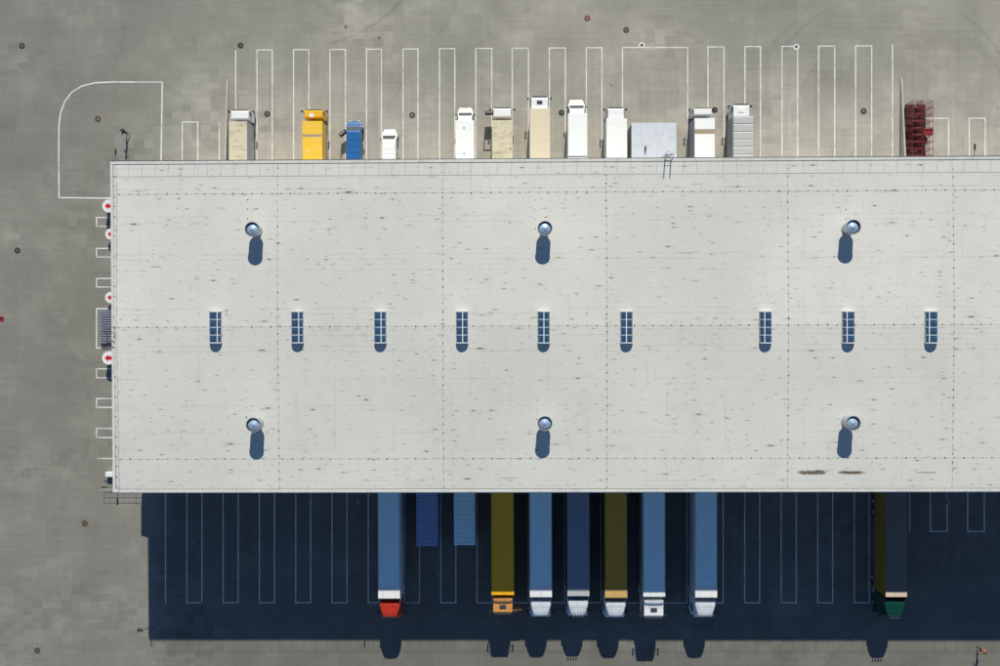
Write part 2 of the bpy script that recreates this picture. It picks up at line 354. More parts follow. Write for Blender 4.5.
def link(name, me, parent=None, loc=(0, 0, 0), rz=0.0):
    o = bpy.data.objects.new(name, me); COL.objects.link(o); o.parent = parent; o.location = loc
    o.rotation_euler = (0, 0, rz); return o
def tag(o, label, cat, group=None):
    o['label'] = label; o['category'] = cat
    if group: o['group'] = group
    return o
def thing(name, label, cat, loc=(0, 0, 0), rz=0.0, group=None):
    return tag(link(name, None, None, loc, rz), label, cat, group)
def struct(o): o['kind'] = 'structure'; return o
def copy_tree(o, parent=None):
    c = o.copy(); COL.objects.link(c); c.parent = parent
    for ch in list(o.children): copy_tree(ch, c)
    return c

# ------------------------------------------------------------------ ground and painted lines
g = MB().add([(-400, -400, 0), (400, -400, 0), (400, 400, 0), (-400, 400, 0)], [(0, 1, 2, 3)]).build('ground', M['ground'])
struct(g)
LW = 0.115
def line(p, q, wd=LW, z=0.004):
    a, b = P(*p), P(*q); d = (b - a); d.z = 0; n = Vector((-d.y, d.x, 0)).normalized() * wd / 2
    MB().add([a - n, b - n, b + n, a + n], [(0, 1, 2, 3)]).build('painted_line', M['line'], g, loc=(0, 0, z))
def bay(x0, x1, yc, ye, wd=LW):
    """U-shaped bay marking: two legs from ye to yc, closed at yc"""
    h = wd * 4.2; s = 1 if ye > yc else -1
    line((x0, yc - s * 0), (x0, ye), wd); line((x1, yc), (x1, ye), wd)
    line((x0 + h, yc + s * h), (x1 - h, yc + s * h), wd, 0.006)
YN_E, YS_E = 166, 484     # painted lines run on under the eaves
for x0, x1 in ((257, 272.3), (293.6, 308.8), (330, 345.5), (366.5, 381.5), (403, 418), (439.5, 454.8), (475.8, 491.8), (512.3, 528.5),
               (549.4, 565.3), (586.3, 602), (622.5, 687.6), (708, 724), (745, 760.6), (782, 797.6), (818.6, 834.7), (855.6, 871.7)):
    bay(x0, x1, 49.5 - (x0 - 257) * 0.0068, YN_E)
line((235.7, 50), (235.7, YN_E)); line((892.5, 44.5), (892.5, YN_E))
for x0, x1 in ((182.3, 197.8), (931.5, 948.6), (969.4, 985.2)): bay(x0, x1, 121.5 if x0 < 300 else 117.8, YN_E)
line((219.2, 122), (219.2, YN_E)); line((917.5, 157), (1010, 156.6)); line((917.5, 118.2), (931, 118.2))
# hatched corner with the rounded side
pts = [(112, 198.2), (59, 197.6), (58.7, 150), (59, 125), (60.5, 113), (65, 101), (72, 92), (82, 86), (95, 82.8), (112, 82), (162.3, 82), (161, YN_E)]
for a, b in zip(pts, pts[1:]): line(a, b, 0.15)
for i in range(19):
    x0 = 186.9 + 36.27 * i
    if i in (12, 13): continue
    if i > 12: x0 = 744.7 + 36.5 * (i - 15)
    bay(x0, x0 + 15, 603.3, YS_E, 0.125)
line((622, 603.2), (687, 603.2), 0.125); line((622, 603.2), (622, YS_E), 0.125); line((687, 603.2), (687, YS_E), 0.125)
line((165.6, 603.5), (165.6, YS_E), 0.125); line((909.8, 531), (909.8, YS_E), 0.125)
for x0, x1 in ((930.4, 947.2), (967.6, 984.3)): bay(x0, x1, 532, YS_E, 0.125)
for y0, y1 in ((217.5, 226.3), (248.3, 257), (278.5, 287), (308.6, 348), (368.8, 377.8), (398.5, 407.3), (428.4, 437.5)):
    line((96.5, y0), (122, y0), 0.13); line((96.5, y1), (122, y1), 0.13); line((96.5, y0), (96.5, y1), 0.13, 0.006)
line((97.5, 458.5), (122, 458.6), 0.13)

# ------------------------------------------------------------------ warehouse
ZR = 12.0
Xw = (P(110.5, 162, ZR).x + P(113.3, 492, ZR).x) / 2
Yn = (P(120, 161.8, ZR).y + P(990, 157.2, ZR).y) / 2
Ys = (P(120, 491.8, ZR).y + P(990, 491.3, ZR).y) / 2
Xe = 76.0
WH = thing('warehouse', 'long flat-roofed warehouse with pale grey roof and loading bays on both sides', 'warehouse', (0, 0, 0))
T = 0.25
MB().box(Xw, Xe, Yn - T, Yn, 0, ZR - 0.05).build('wall', M['wall'], WH)
MB().box(Xw, Xe, Ys, Ys + T, 0, ZR - 0.05).build('wall', M['wall'], WH)
MB().box(Xw, Xw + T, Ys + T, Yn - T, 0, ZR - 0.05).build('wall', M['wall'], WH)
MB().box(Xe - T, Xe, Ys + T, Yn - T, 0, ZR - 0.05).build('wall', M['wall'], WH)
annex = MB().add([(Xw - 1.7, Ys + 0.05, 0), (Xw, Ys + 0.05, 0), (Xw, Ys + 3.2, 0), (Xw - 1.7, Ys + 3.2, 0),
                  (Xw - 1.7, Ys + 0.05, 4.55), (Xw, Ys + 0.05, 4.85), (Xw, Ys + 3.2, 4.85), (Xw - 1.7, Ys + 3.2, 4.55)],
                 [(3, 2, 1, 0), (4, 5, 6, 7), (0, 1, 5, 4), (1, 2, 6, 5), (2, 3, 7, 6), (3, 0, 4, 7)]).build('annex', M['wall'], WH)
cols = [Xw + 0.32] + [P(px, 326, ZR).x for px in (278.5, 443, 606.5, 787.5, 952.5)] + [67.0, Xe - 0.3]
rows = [Ys + 0.3, P(500, 458.5, ZR).y, P(500, 326, ZR).y, P(500, 192.5, ZR).y, Yn - 0.3]
GAP = 0.012
YM = rows[2]; SL = math.tan(R(1.2))
def zr(y): return ZR + SL * max(0.0, min(Yn - 0.3 - y, y - Ys - 0.3))
for i in range(len(cols) - 1):
    for j in range(4):
        b = MB().box(cols[i] + GAP, cols[i + 1] - GAP, rows[j] + GAP, rows[j + 1] - GAP, -0.1, 0)
        b.v = [(q[0], q[1], q[2] + zr(q[1])) for q in b.v]; b.build('roof_panel', M['roof'], WH)
for y0_, y1_ in ((Ys + .3, YM), (YM, Yn - .3)):
    b = MB().box(Xw + .3, Xe - .3, y0_, y1_, -.2, -.012); b.v = [(q[0], q[1], q[2] + zr(q[1])) for q in b.v]; b.build('roof_underlay', M['under'], WH)
MB().box(Xw - .05, Xe, Yn + .055, Yn + .16, ZR - .45, ZR - .06).build('gutter', M['steel'], WH)
MB().box(Xw - .05, Xe, Ys - .14, Ys - .055, ZR - .45, ZR - .06).build('gutter', M['cope'], WH)
# coping pieces along the roof edge
CW, CZ = 0.29, ZR + 0.025
xs = Xw - 0.05; L = 1.37
cm = MB().box(0.004, L - 0.004, -CW / 2, CW / 2, ZR - 0.25, CZ).mesh(M['cope'], 0.015, seg=1)
n = 0
while xs < Xe - 0.5:
    for yy in (Yn - 0.1, Ys + 0.1): link('coping', cm, WH, (xs, yy, 0))
    xs += L
cm2 = MB().box(-CW / 2, CW / 2, 0.004, L - 0.004, ZR - 0.25, CZ).mesh(M['cope'], 0.015, seg=1)
yv = Ys + 0.26
k_ = int((Yn - Ys - 0.52) / L); Lp = (Yn - Ys - 0.52) / k_
cm2 = MB().box(-CW / 2, CW / 2, 0.004, Lp - 0.004, ZR - 0.25, CZ - 0.004).mesh(M['cope'], 0.015, seg=1)
for i in range(k_): link('coping', cm2, WH, (Xw + 0.1, yv + i * Lp, 0))
# fasteners along the seams
fb = MB(); r_ = 0.045
def dot(x, y):
    z = zr(y); rr = r_ * random.uniform(0.75, 1.35); fb.box(x - rr, x + rr, y - rr, y + rr, z - 0.01, z + 0.03)
for xx in cols[1:6]:
    y = Ys + 0.5
    while y < Yn - 0.4: dot(xx + random.uniform(-.02, .02), y); y += random.uniform(0.80, 0.92)
for yy in rows[1:4]:
    x = Xw + 0.9
    while x < Xe - 1: dot(x, yy + random.uniform(-.02, .02) + 0.02); x += random.uniform(0.95, 1.06)
y = Ys + 0.6
while y < Yn - 0.5: dot(Xw + 0.42, y); y += random.uniform(0.95, 1.15)
for px, y0, y1 in ((248.5, 200, 222), (535.5, 200, 232), (845.5, 200, 232), (246, 398, 420), (537, 400, 425)):
    y = P(px, y0, ZR).y
    while y > P(px, y1, ZR).y: dot(P(px, 300, ZR).x, y); y -= 1.0
o = fb.build('roof_fasteners', M['bolt'], WH); o['kind'] = 'stuff'
# dock doors with bumpers, mostly hidden under the eaves
dm = MB().box(-1.3, 1.3, -0.06, 0.06, 0.05, 3.6).mesh(M['dock'], 0.02, seg=1)
sm_ = MB().box(-1.7, -1.3, -0.25, 0.25, 0.02, 4.0).box(1.3, 1.7, -0.25, 0.25, 0.02, 4.0).box(-1.7, 1.7, -0.25, 0.25, 4.0, 4.4).mesh(M['black'])
for i in range(17):
    x = P(246 + 36.5 * i, 176).x
    if 615 < 246 + 36.5 * i < 690: continue
    for yy in (Yn + 0.06, Ys - 0.06):
        d = link('dock_door', dm, WH, (x, yy, 0)); link('dock_shelter', sm_, WH, (x, yy, 0)) if False else None

# guard rails on the roof edge
def guard(label, a, b, npost, h=0.88, rails=(0.88,)):
    t = thing('guard_rail', label, 'guard rail', a, 0, 'guard rails round the roof edge')
    a, b = Vector(a), Vector(b); d = b - a
    for hh in rails:
        MB().bar((0, 0, hh), d + Vector((0, 0, hh)), 0.012).build('rail', M['galvd'], t)
    pm = MB().bar((0, 0, 0), (0, 0, h), 0.011).mesh(M['galvd'])
    for i in range(npost): link('post', pm, t, d * i / (npost - 1))
ng = int((Xe - Xw - 1) / 1.39)
guard('long thin guard rail along the north edge of the warehouse roof', (Xw + 0.6, Yn - 0.12, CZ), (Xw + 0.6 + ng * 1.39, Yn - 0.12, CZ), ng + 1)
guard('thin guard rail on the roof edge above the shaded loading court', (Xw + 0.6, Ys + 0.12, CZ), (Xw + 0.6 + ng * 1.39, Ys + 0.12, CZ), ng + 1)
guard('short guard rail along the west end of the warehouse roof', (Xw + 0.72, Ys + 0.7, ZR), (Xw + 0.72, Yn - 0.7, ZR), 24, 0.9, (0.9,))

# ------------------------------------------------------------------ roof vents
def vent(px, py, label):
    c = P(px, py, 14.0); t = thing('roof_vent', label, 'vent', (c.x, c.y, zr(c.y)), 0, 'cylindrical vents on the warehouse roof')
    MB().lathe([(0.60, -0.05), (0.60, 0.05), (0.44, 0.06), (0.44, 0.66), (0.70, 0.80), (0.74, 0.86), (0.74, 1.68), (0.78, 1.70), (0.78, 1.78), (0.71, 1.79), (0.69, 1.76)], 36).build('shell', M['galvd'], t, smooth=False)
    MB().lathe([(0.688, 1.76), (0.68, 1.10), (0.02, 1.08)], 28).build('throat', M['black'], t)
    MB().lathe([(0.62, 1.52), (0.64, 1.55), (0.62, 1.58), (0.06, 1.76), (0.001, 1.77)], 12).build('cone_cap', M['cap'], t)
    for a in (0.5, 2.6, 4.7):
        MB().bar((0.45 * math.cos(a), 0.45 * math.sin(a), 1.5), (0.69 * math.cos(a), 0.69 * math.sin(a), 1.5), 0.02).build('bracket', M['galv'], t)
for px, py, s in ((251.8, 229, 'northern row, westernmost of three'), (545, 228, 'northern row, middle of three'), (853.8, 226.8, 'northern row, easternmost of three'),
                  (253, 425, 'southern row, westernmost of three'), (545, 423.5, 'southern row, middle of three'), (853.6, 423.3, 'southern row, easternmost of three')):
    vent(px, py, 'round steel roof vent with long shadow, ' + s)

# ------------------------------------------------------------------ skylights
def skylight(px, label):
    c = P(px, 327.3, zr(YM) + 0.25); Wd, Ln, cz, hh = 0.60, 3.25, 0.16, 0.36
    t = thing('skylight', label, 'skylight', (c.x, c.y, zr(YM) - .03), 0, 'skylights along the roof centre line')
    MB().box(-Wd - .05, Wd + .05, -Ln / 2 - .05, Ln / 2 + .05, 0.003, cz).build('curb', M['sframe'], t, 0.02, seg=1)
    off = max(-0.36, min(0.33, -(px - 548) * 0.00092))  # shifts the glint bar towards the camera
    def arc(x): return cz + hh * math.sqrt(max(0, 1 - (x / Wd) ** 2)) + 0.01
    nb = 4; bl = Ln / nb
    for i in range(nb):
        y0 = -Ln / 2 + i * bl + 0.05; y1 = y0 + bl - 0.10
        for xa, xb in ((-Wd, off - 0.05), (off + 0.05, Wd)):
            nseg = 9; b = MB(); vs_ = []; ny = 5
            th0, th1 = math.acos(max(-1, min(1, xa / Wd))), math.acos(max(-1, min(1, xb / Wd)))
            for q in range(nseg + 1):
                th = th0 + (th1 - th0) * q / nseg; x = Wd * math.cos(th); z = cz + hh * math.sin(th)
                for e in range(ny):
                    f = e / (ny - 1); puff = 0.05 * math.sin(math.pi * f) * math.sin(math.pi * q / nseg)
                    vs_.append((x, y0 + (y1 - y0) * f, z + puff))
            fs = [(q * ny + e, q * ny + e + 1, (q + 1) * ny + e + 1, (q + 1) * ny + e) for q in range(nseg) for e in range(ny - 1)]
            b.add(vs_, fs).build('pane', M['sglass'], t, smooth=True)
    for i in range(nb + 1):
        y = -Ln / 2 + i * bl; ring = []
        for dy, dr in ((-.045, 0.03), (.045, 0.03), (.045, -.03), (-.045, -.03)):
            ring.append([((Wd + dr) * math.cos(math.pi * q / 16), y + dy, cz + (hh + dr) * math.sin(math.pi * q / 16)) for q in range(17)])
        b = MB(); vs_ = [p_ for r in ring for p_ in r]; fs = []
        for a in range(4):
            for q in range(16): fs.append((a * 17 + q, a * 17 + q + 1, ((a + 1) % 4) * 17 + q + 1, ((a + 1) % 4) * 17 + q))
        b.add(vs_, fs).build('rib', M['sframe'] if i else M['swhite_glint'], t)
    for sgn in (-1, 1):   # end walls
        y = sgn * (Ln / 2 - 0.01)
        pr = [(Wd * math.cos(math.pi * q / 16), y, cz + hh * math.sin(math.pi * q / 16)) for q in range(17)]
        MB().add(pr + [(p_[0], p_[1] - sgn * 0.03, p_[2]) for p_ in pr], [tuple(range(17)), tuple(range(17, 34))]).build('end_wall', M['swhite_glint'], t)
    zz = arc(off)
    MB().box(off - 0.045, off + 0.045, -Ln / 2, Ln / 2, zz - 0.04, zz + 0.035).build('glint_bar', M['swhite_glint'], t, 0.01, seg=1)  # white bar added in place of the sun glint along the vault
ords = ('first', 'second', 'third', 'fourth', 'fifth', 'sixth', 'seventh', 'eighth', 'ninth')
for s, px in zip(ords, (215, 297, 380, 462, 543.8, 626.8, 766, 849, 932)):
    skylight(px, 'narrow vaulted skylight with blue panes, %s from the west end' % s)

# ------------------------------------------------------------------ roof ladders, wall lamps
c = P(668, 158.5, ZR)
lad = thing('roof_ladder', 'caged steel access ladder rising over the north roof edge', 'ladder', (c.x, Yn + 0.35, 0))
for s in (-1, 1):
    b = MB().bar((s * .32, 0, 0.05), (s * .32, 0, 13.2), .035).bar((s * .32, 0, 13.2), (s * .32, -0.45, 13.22), .035).bar((s * .32, -0.45, 13.22), (s * .32, -0.62, CZ + .02), .035)
    b.build('stile', M['steel'], lad)
rm = MB().bar((-.32, 0, 0), (.32, 0, 0), .018).mesh(M['steel'])
for i in range(42): link('rung', rm, lad, (0, 0, 0.35 + i * 0.3))
hm = MB(); pr = None
for q in range(13):
    a = -0.5 + (math.pi + 1.0) * q / 12; p_ = Vector((.33 * math.cos(a), .16 + .30 * math.sin(a), 0))
    if pr is not None: hm.bar(pr, p_, .02)
    pr = p_
hme = hm.mesh(M['steel'])
for z in (3.4, 6.5, 9.4, 12.0): link('cage_hoop', hme, lad, (0, 0, z))
c = P(112, 327, ZR)
wl = thing('roof_ladder', 'bent grey pipe ladder over the west roof edge beside the slatted platform', 'ladder', (Xw, c.y, 0))
for dy in (0, -0.62):
    MB().bar((-.45, dy, 0.05), (-.45, dy, 12.9), .035).bar((-.45, dy, 12.9), (.5, dy, 12.95), .035).bar((.5, dy, 12.95), (.5, dy, ZR + .02), .035).build('stile', M['steel'], wl)
rm2 = MB().bar((-.45, -.62, 0), (-.45, 0, 0), .018).mesh(M['steel'])
for i in range(42): link('rung', rm2, wl, (0, 0, 0.35 + i * 0.3))
MB().bar((-.1, -.7, 12.85), (-.15, -1.25, 12.7), .045).bar((-.15, -1.25, 12.7), (-.75, -1.7, 11.5), .045).bar((-.75, -1.7, 11.5), (-.75, -1.7, 0.2), .045).build('drain_pipe', M['steel'], wl)

def wall_lamp(x, y, dx, dy, label, reach=1.45):
    t = thing('wall_lamp', label, 'lamp', (x, y, 11.4), 0, 'floodlights on arms under the eaves')
    MB().bar((0, 0, 0), (dx * reach, dy * reach, 0.18), .03).build('arm', M['steel'], t)
    MB().box(-.12 - abs(dy) * .02, .12 + abs(dy) * .02, -.12, .12, -.3, .3).build('wall_plate', M['steel'], t)
    h = MB().loft([[(dx * r + dy * a * wd, dy * r + dx * a * wd, .18 + zz) for a, zz in ((-1, -.1), (1, -.1), (.7, .08), (-.7, .08))]
                   for r, wd in ((reach - .2, .05), (reach + .1, .09), (reach + .4, .08), (reach + .48, .04))])
    h.build('lamp_head', M['iron'], t, 0.02, seg=1)
wall_lamp(P(116.3, 160, 11.4).x, Yn, 0, 1, 'dark floodlight on an arm at the northwest corner of the warehouse', 1.0)
wall_lamp(P(974, 155, 11.4).x, Yn, 0, 1, 'dark floodlight on an arm above the short painted bays, northeast', 1.0)
wall_lamp(P(118, 492, 11.4).x, Ys, 0, -1, 'dark floodlight on an arm at the southwest corner, facing south', 1.0)
wall_lamp(P(358, 492, 11.4).x, Ys, 0, -1, 'floodlight on an arm left of the red semi truck', 1.0)
wall_lamp(P(947, 492, 11.4).x, Ys, 0, -1, 'floodlight on an arm right of the green semi truck', 1.0)
wall_lamp(Xw, P(110, 487, 11.4).y, -1, 0, 'dark floodlight on an arm sticking out west near the corner', 1.0)

# ------------------------------------------------------------------ wing walls, shed, west-side fittings
def wing(px, y0, label, w_=0.16, hgt=1.3):
    x = P(px, 120).x; ya = P(px, y0).y; t = thing('wing_wall', label, 'wall', (x, Yn, 0), 0, 'sloping wing walls beside the loading bays')
    L_ = ya - Yn
    nseg = 5
    for i in range(nseg):
        a, b = L_ * i / nseg + 0.006, L_ * (i + 1) / nseg - 0.006
        za, zb = hgt * (1 - 0.93 * i / nseg), hgt * (1 - 0.93 * (i + 1) / nseg)
        MB().prism([(a, 0), (a, za), (b, zb), (b, 0)], w_).build('wall_block', M['concrete'], t, 0.015, seg=1)
        MB().prism([(a, za + .002), (a, za + .06), (b, zb + .06), (b, zb + .002)], w_ + .03).build('coping', M['concrete'], t)
wing(228, 80, 'low sloping concrete wall left of the dirty cream box truck')
wing(901, 78, 'low sloping concrete wall left of the red roll cages')

a, b = P(631.5, 123, 4.0), P(676.5, 123, 4.0)
sh = thing('ribbed_shed', 'white ribbed steel shed between two white box trucks', 'shed', ((a.x + b.x) / 2, Yn + .02, 0))
sw, slen = (b.x - a.x), a.y - Yn
MB().box(-sw / 2 + .05, -sw / 2 + .15, 0, slen - .05, 0, 3.9).build('wall', M['shedw'], sh)
MB().box(sw / 2 - .15, sw / 2 - .05, 0, slen - .05, 0, 3.9).build('wall', M['shedw'], sh)
MB().box(-sw / 2 + .15, sw / 2 - .15, slen - .15, slen - .05, 0, 3.9).build('wall', M['shedw'], sh)
MB().box(-sw / 2, sw / 2, 0, slen, 3.9, 3.97).build('roof', M['shed'], sh)
rbm = MB().prism([(0, 0), (0, 0)], 1) if False else None
rp = MB().loft([[(-.07, y_, 3.972), (.07, y_, 3.972), (.04, y_, 4.06), (-.04, y_, 4.06)] for y_ in (0.0, slen)]).mesh(M['shed'])
nr = 20
for i in range(nr): link('roof_rib', rp, sh, (-sw / 2 + 0.1 + (sw - 0.2) * i / (nr - 1), 0, 0))
o = MB().box(-.09, .09, -.3, .3, 4.07, 4.2).build('roof_hatch', M['steel'], sh, 0.02, loc=(P(645.3, 149, 4).x - sh.location.x, P(645, 149, 4).y - Yn, 0), seg=1)

def disc(px, py, rpx, hgt, kind, label):
    c = P(px, py, hgt); r = rpx / 8.45
    t = thing('round_marker', label, 'marker', (c.x, c.y, 0), 0, 'round white markers with red arrows along the west end')
    if kind == 'drum':
        MB().lathe([(r * .93, 0.0), (r * .93, hgt - .12), (r, hgt - .11), (r, hgt), (0.001, hgt)], 32).build('drum', M['white'], t)
    else:
        MB().bar((0, 0, 0), (0, 0, hgt - .06), 0.16, 10).build('post', M['steel'], t)
        MB().lathe([(0.001, hgt - .08), (r, hgt - .08), (r, hgt), (0.001, hgt)], 32).build('disc', M['white'], t)
    z = hgt + .006; k = r * 0.62
    pts_ = [(-1, 0), (-.15, .78), (-.15, .42), (.55, .42), (.55, .78), (.62, .78), (.62, -.78), (.55, -.78), (.55, -.42), (-.15, -.42), (-.15, -.78)]
    MB().add([(-1.0 * k, 0, z), (-.1 * k, .85 * k, z), (-.1 * k, -.85 * k, z)], [(0, 2, 1)]).add([(-.1 * k, .45 * k, z), (-.1 * k, -.45 * k, z), (.75 * k, -.45 * k, z), (.75 * k, .45 * k, z)], [(0, 1, 2, 3)]).build('arrow', M['arrow'], t)
    if kind == 'drum':
        ring = [(r * .97 * math.cos(q), r * .97 * math.sin(q), z + .004) for q in [R(-58 + 116 * i / 10) for i in range(11)]]
        MB().add(ring, [tuple(range(11))]).build('dark_segment', M['black'], t)
disc(108.6, 206, 6.4, 1.25, 'drum', 'tall round white drum with red arrow, beside the northwest painted box')
disc(110.8, 234, 5.5, 0.9, 'post', 'round white disc with red arrow below the northwest drum')
disc(110.6, 297.5, 5.6, 0.9, 'post', 'round white disc with red arrow just above the slatted platform')
disc(108.6, 358, 6.6, 1.3, 'drum', 'round white drum with red arrow just below the slatted platform')

a = P(99.5, 310, 0.5); b = P(110, 345, 0.5)
st = thing('slatted_platform', 'low blue-grey slatted steel platform inside a white painted box', 'platform', (a.x, (a.y + b.y) / 2, 0))
tw = 2.4; n_t = 14; pit = (a.y - b.y) / (n_t + 0.5)
tm = MB().box(0, tw, -pit * .29, pit * .29, -0.03, 0.03).mesh(M['stairtread'], 0.008, seg=1)
for i in range(n_t):
    yy = (a.y - b.y) / 2 - pit * (i + .5); z = 0.42
    link('slat', tm, st, (0, yy, z))
for x_ in (0.02, tw - .02):
    y0 = (a.y - b.y) / 2
    MB().bar((x_, y0, .36), (x_, -y0, .36), .04).build('stringer', M['stairtread'], st)
    for yy in (-y0 + .1, 0, y0 - .1): MB().bar((x_, yy, 0), (x_, yy, .35), .04).build('leg', M['stairtread'], st)
MB().box(0.05, tw - .05, -y0 + .05, y0 - .05, .02, .06).build('dark_sheet', M['steel'], st)  # dark sheet that keeps the gaps between the slats dark
c = P(108.8, 474.5, 0.6)
bn = thing('storage_bin', 'small white lidded box against the west end near the southwest corner', 'box', (c.x + .35, c.y, 0))
MB().box(-.75, .75, -.26, .26, 0.05, .52).build('body', M['white'], bn, 0.02, seg=1)
MB().box(-.78, .78, -.29, .29, .525, .6).build('lid', M['white'], bn, 0.02, seg=1)
MB().bar((-.78, 0, .55), (-1.15, .0, .55), .03).build('handle', M['galvd'], bn)
a, b = P(104.5, 488.5), P(143, 488.5)
fr = thing('yard_railing', 'low steel railing standing west of the southwest corner', 'railing', (a.x, a.y, 0))
ln_ = b.x - a.x
for z in (.3, .68, 1.05): MB().bar((0, 0, z), (ln_, 0, z), .018).build('rail', M['galvd'], fr)
pm = MB().bar((0, 0, 0), (0, 0, 1.06), .014).mesh(M['galvd'])
for i in range(7): link('post', pm, fr, (ln_ * i / 6, 0, 0))

# ------------------------------------------------------------------ manholes
mring = MB().lathe([(.36, .001), (.36, .012), (.19, .016), (.18, .004)], 24)
mlid = MB().lathe([(.175, .002), (.175, .014), (.001, .016)], 24)
mgr = MB()
for i in range(-3, 4):
    hw = math.sqrt(.17 ** 2 - (i * .05) ** 2); mgr.box(-hw, hw, i * .05 - .007, i * .05 + .007, .012, .026)
me_r, me_l, me_g = mring.mesh(M['rust']), mlid.mesh(M['ironring']), mgr.mesh(M['iron'])
me_rr = mring.mesh(M['redring']); me_rd = mring.mesh(M['iron']); me_rw = mring.mesh(M['line']); me_lr = mlid.mesh(M['redring'])
for px, py, kd, lb in ((22, 46, 0, 'dark manhole cover in the far northwest corner of the yard'), (240.5, 45.5, 0, 'dark manhole cover at the head of the leftmost painted bay line'),
        (98, 119, 1, 'rusty-ringed manhole cover inside the round-cornered painted area'), (267.3, 114, 0, 'manhole cover between the cream and the yellow box trucks'),
        (412.3, 115.2, 1, 'brown-ringed manhole cover right of the small white van'), (561.5, 112.8, 0, 'manhole cover left of the white long-nosed box truck'),
        (641.8, 45.3, 3, 'half white painted manhole cover on the wide bay line'), (714.8, 110, 0, 'manhole cover between the banded and the grey roofed box trucks'),
        (796.3, 46.8, 3, 'white-ringed manhole cover on the corner of a painted bay'), (863.6, 111.2, 0, 'dark manhole cover in the bay left of the red cages'),
        (587.3, 18.3, 2, 'red-ringed manhole cover near the top edge of the yard'), (626.2, 30, 1, 'tan-ringed manhole cover above the wide painted bay'),
        (17.5, 250.5, 0, 'dark manhole cover in the west lane, level with the northern vents'), (1.5, 319, 4, 'red painted manhole cover at the west edge of the picture'),
        (84.8, 523.5, 1, 'manhole cover southwest of the warehouse corner'), (37.3, 650.5, 1, 'manhole cover in the far southwest of the yard')):
    c = P(px, py); t = thing('manhole_cover', lb, 'manhole', (c.x, c.y, .002), random.uniform(0, 3), 'manhole covers in the yard')
    link('ring', (me_rd, me_r, me_rr, me_rw, me_rr)[kd], t); link('lid', me_lr if kd == 4 else me_l, t); link('lid_ribs', me_lr if kd == 4 else me_g, t)

# ------------------------------------------------------------------ vehicles
tyre = MB().lathe([(.30, -.14), (.47, -.14), (.505, -.09), (.505, .09), (.47, .14), (.30, .14)], 20)
tyre.v = [(z, x, y) for x, y, z in tyre.v]
rim_ = MB().lathe([(.29, -.12), (.30, .10), (.22, .05), (.10, .09), (.001, .09)], 14); rim_.v = [(z, x, y) for x, y, z in rim_.v]
TY, RI = tyre.mesh(M['black']), rim_.mesh(M['rim'])
def wheel(t, x, y, s=1.0, wscale=1.0):
    o = link('wheel', TY, t, (x, y, .505 * s)); o.scale = (wscale, s, s)
    r = link('rim', RI, o); r.scale = (1 if x > 0 else -1, 1, 1)
def panel(name, m, parent, a, b, w, th=0.02, wf=1.0, lift=0.012):
    """plate laid on the sloping face between (y,z) points a and b"""
    (y0, z0), (y1, z1) = a, b; d = Vector((y1 - y0, z1 - z0)); n = Vector((-d.y, d.x)).normalized()
    if n.y < 0 and abs(n.y) > 0.05: n = -n
    if n.x < 0 and abs(n.y) <= 0.05: n = -n
    p0 = Vector((y0, z0)) + n * lift; p1 = Vector((y1, z1)) + n * lift; q0, q1 = p0 + n * th, p1 + n * th
    W0, W1 = w / 2, w / 2 * wf
    return MB().add([(-W0, *p0), (W0, *p0), (W1, *p1), (-W1, *p1), (-W0, *q0), (W0, *q0), (W1, *q1), (-W1, *q1)],
                    [(3, 2, 1, 0), (4, 5, 6, 7), (0, 1, 5, 4), (1, 2, 6, 5), (2, 3, 7, 6), (3, 0, 4, 7)]).build(name, m, parent)
def mirrors(t, y, w, z=2.2, out=.28, size=(.16, .14, .5)):
    for s in (-1, 1):
        x = s * (w / 2 + out)
        b = MB().bar((s * w / 2, y, z + .2), (x, y, z + .2), .02).bar((s * w / 2, y, z - .15), (x, y, z - .15), .02)
        b.box(x - size[0] / 2, x + size[0] / 2, y - size[1] / 2, y + size[1] / 2, z - size[2] / 2, z + size[2] / 2)
        b.build('mirror', M['black'], t)
def door(t, x, y, side, ln, z0, z1, ang, m, name='open_door'):
    """door hinged at (x,y), swung out; the window is wound down"""
    d = Vector((side * math.cos(ang), -math.sin(ang), 0)); zm = z0 + (z1 - z0) * .52
    nrm = Vector((-d.y, d.x, 0)) * .035
    def slab(b, a0, a1, za, zb):
        p0, p1 = d * a0, d * a1
        vs_ = [p0 - nrm + Vector((0, 0, za)), p1 - nrm + Vector((0, 0, za)), p1 + nrm + Vector((0, 0, za)), p0 + nrm + Vector((0, 0, za)),
               p0 - nrm + Vector((0, 0, zb)), p1 - nrm + Vector((0, 0, zb)), p1 + nrm + Vector((0, 0, zb)), p0 + nrm + Vector((0, 0, zb))]
        b.add(vs_, [(3, 2, 1, 0), (4, 5, 6, 7), (0, 1, 5, 4), (1, 2, 6, 5), (2, 3, 7, 6), (3, 0, 4, 7)])
    b = MB(); slab(b, 0, ln, z0, zm); slab(b, 0, ln * .12, zm, z1 - .09); slab(b, ln * .88, ln, zm, z1 - .09); slab(b, 0, ln, z1 - .09, z1)
    o = b.build(name, m, t, loc=(x, y, 0)); return o

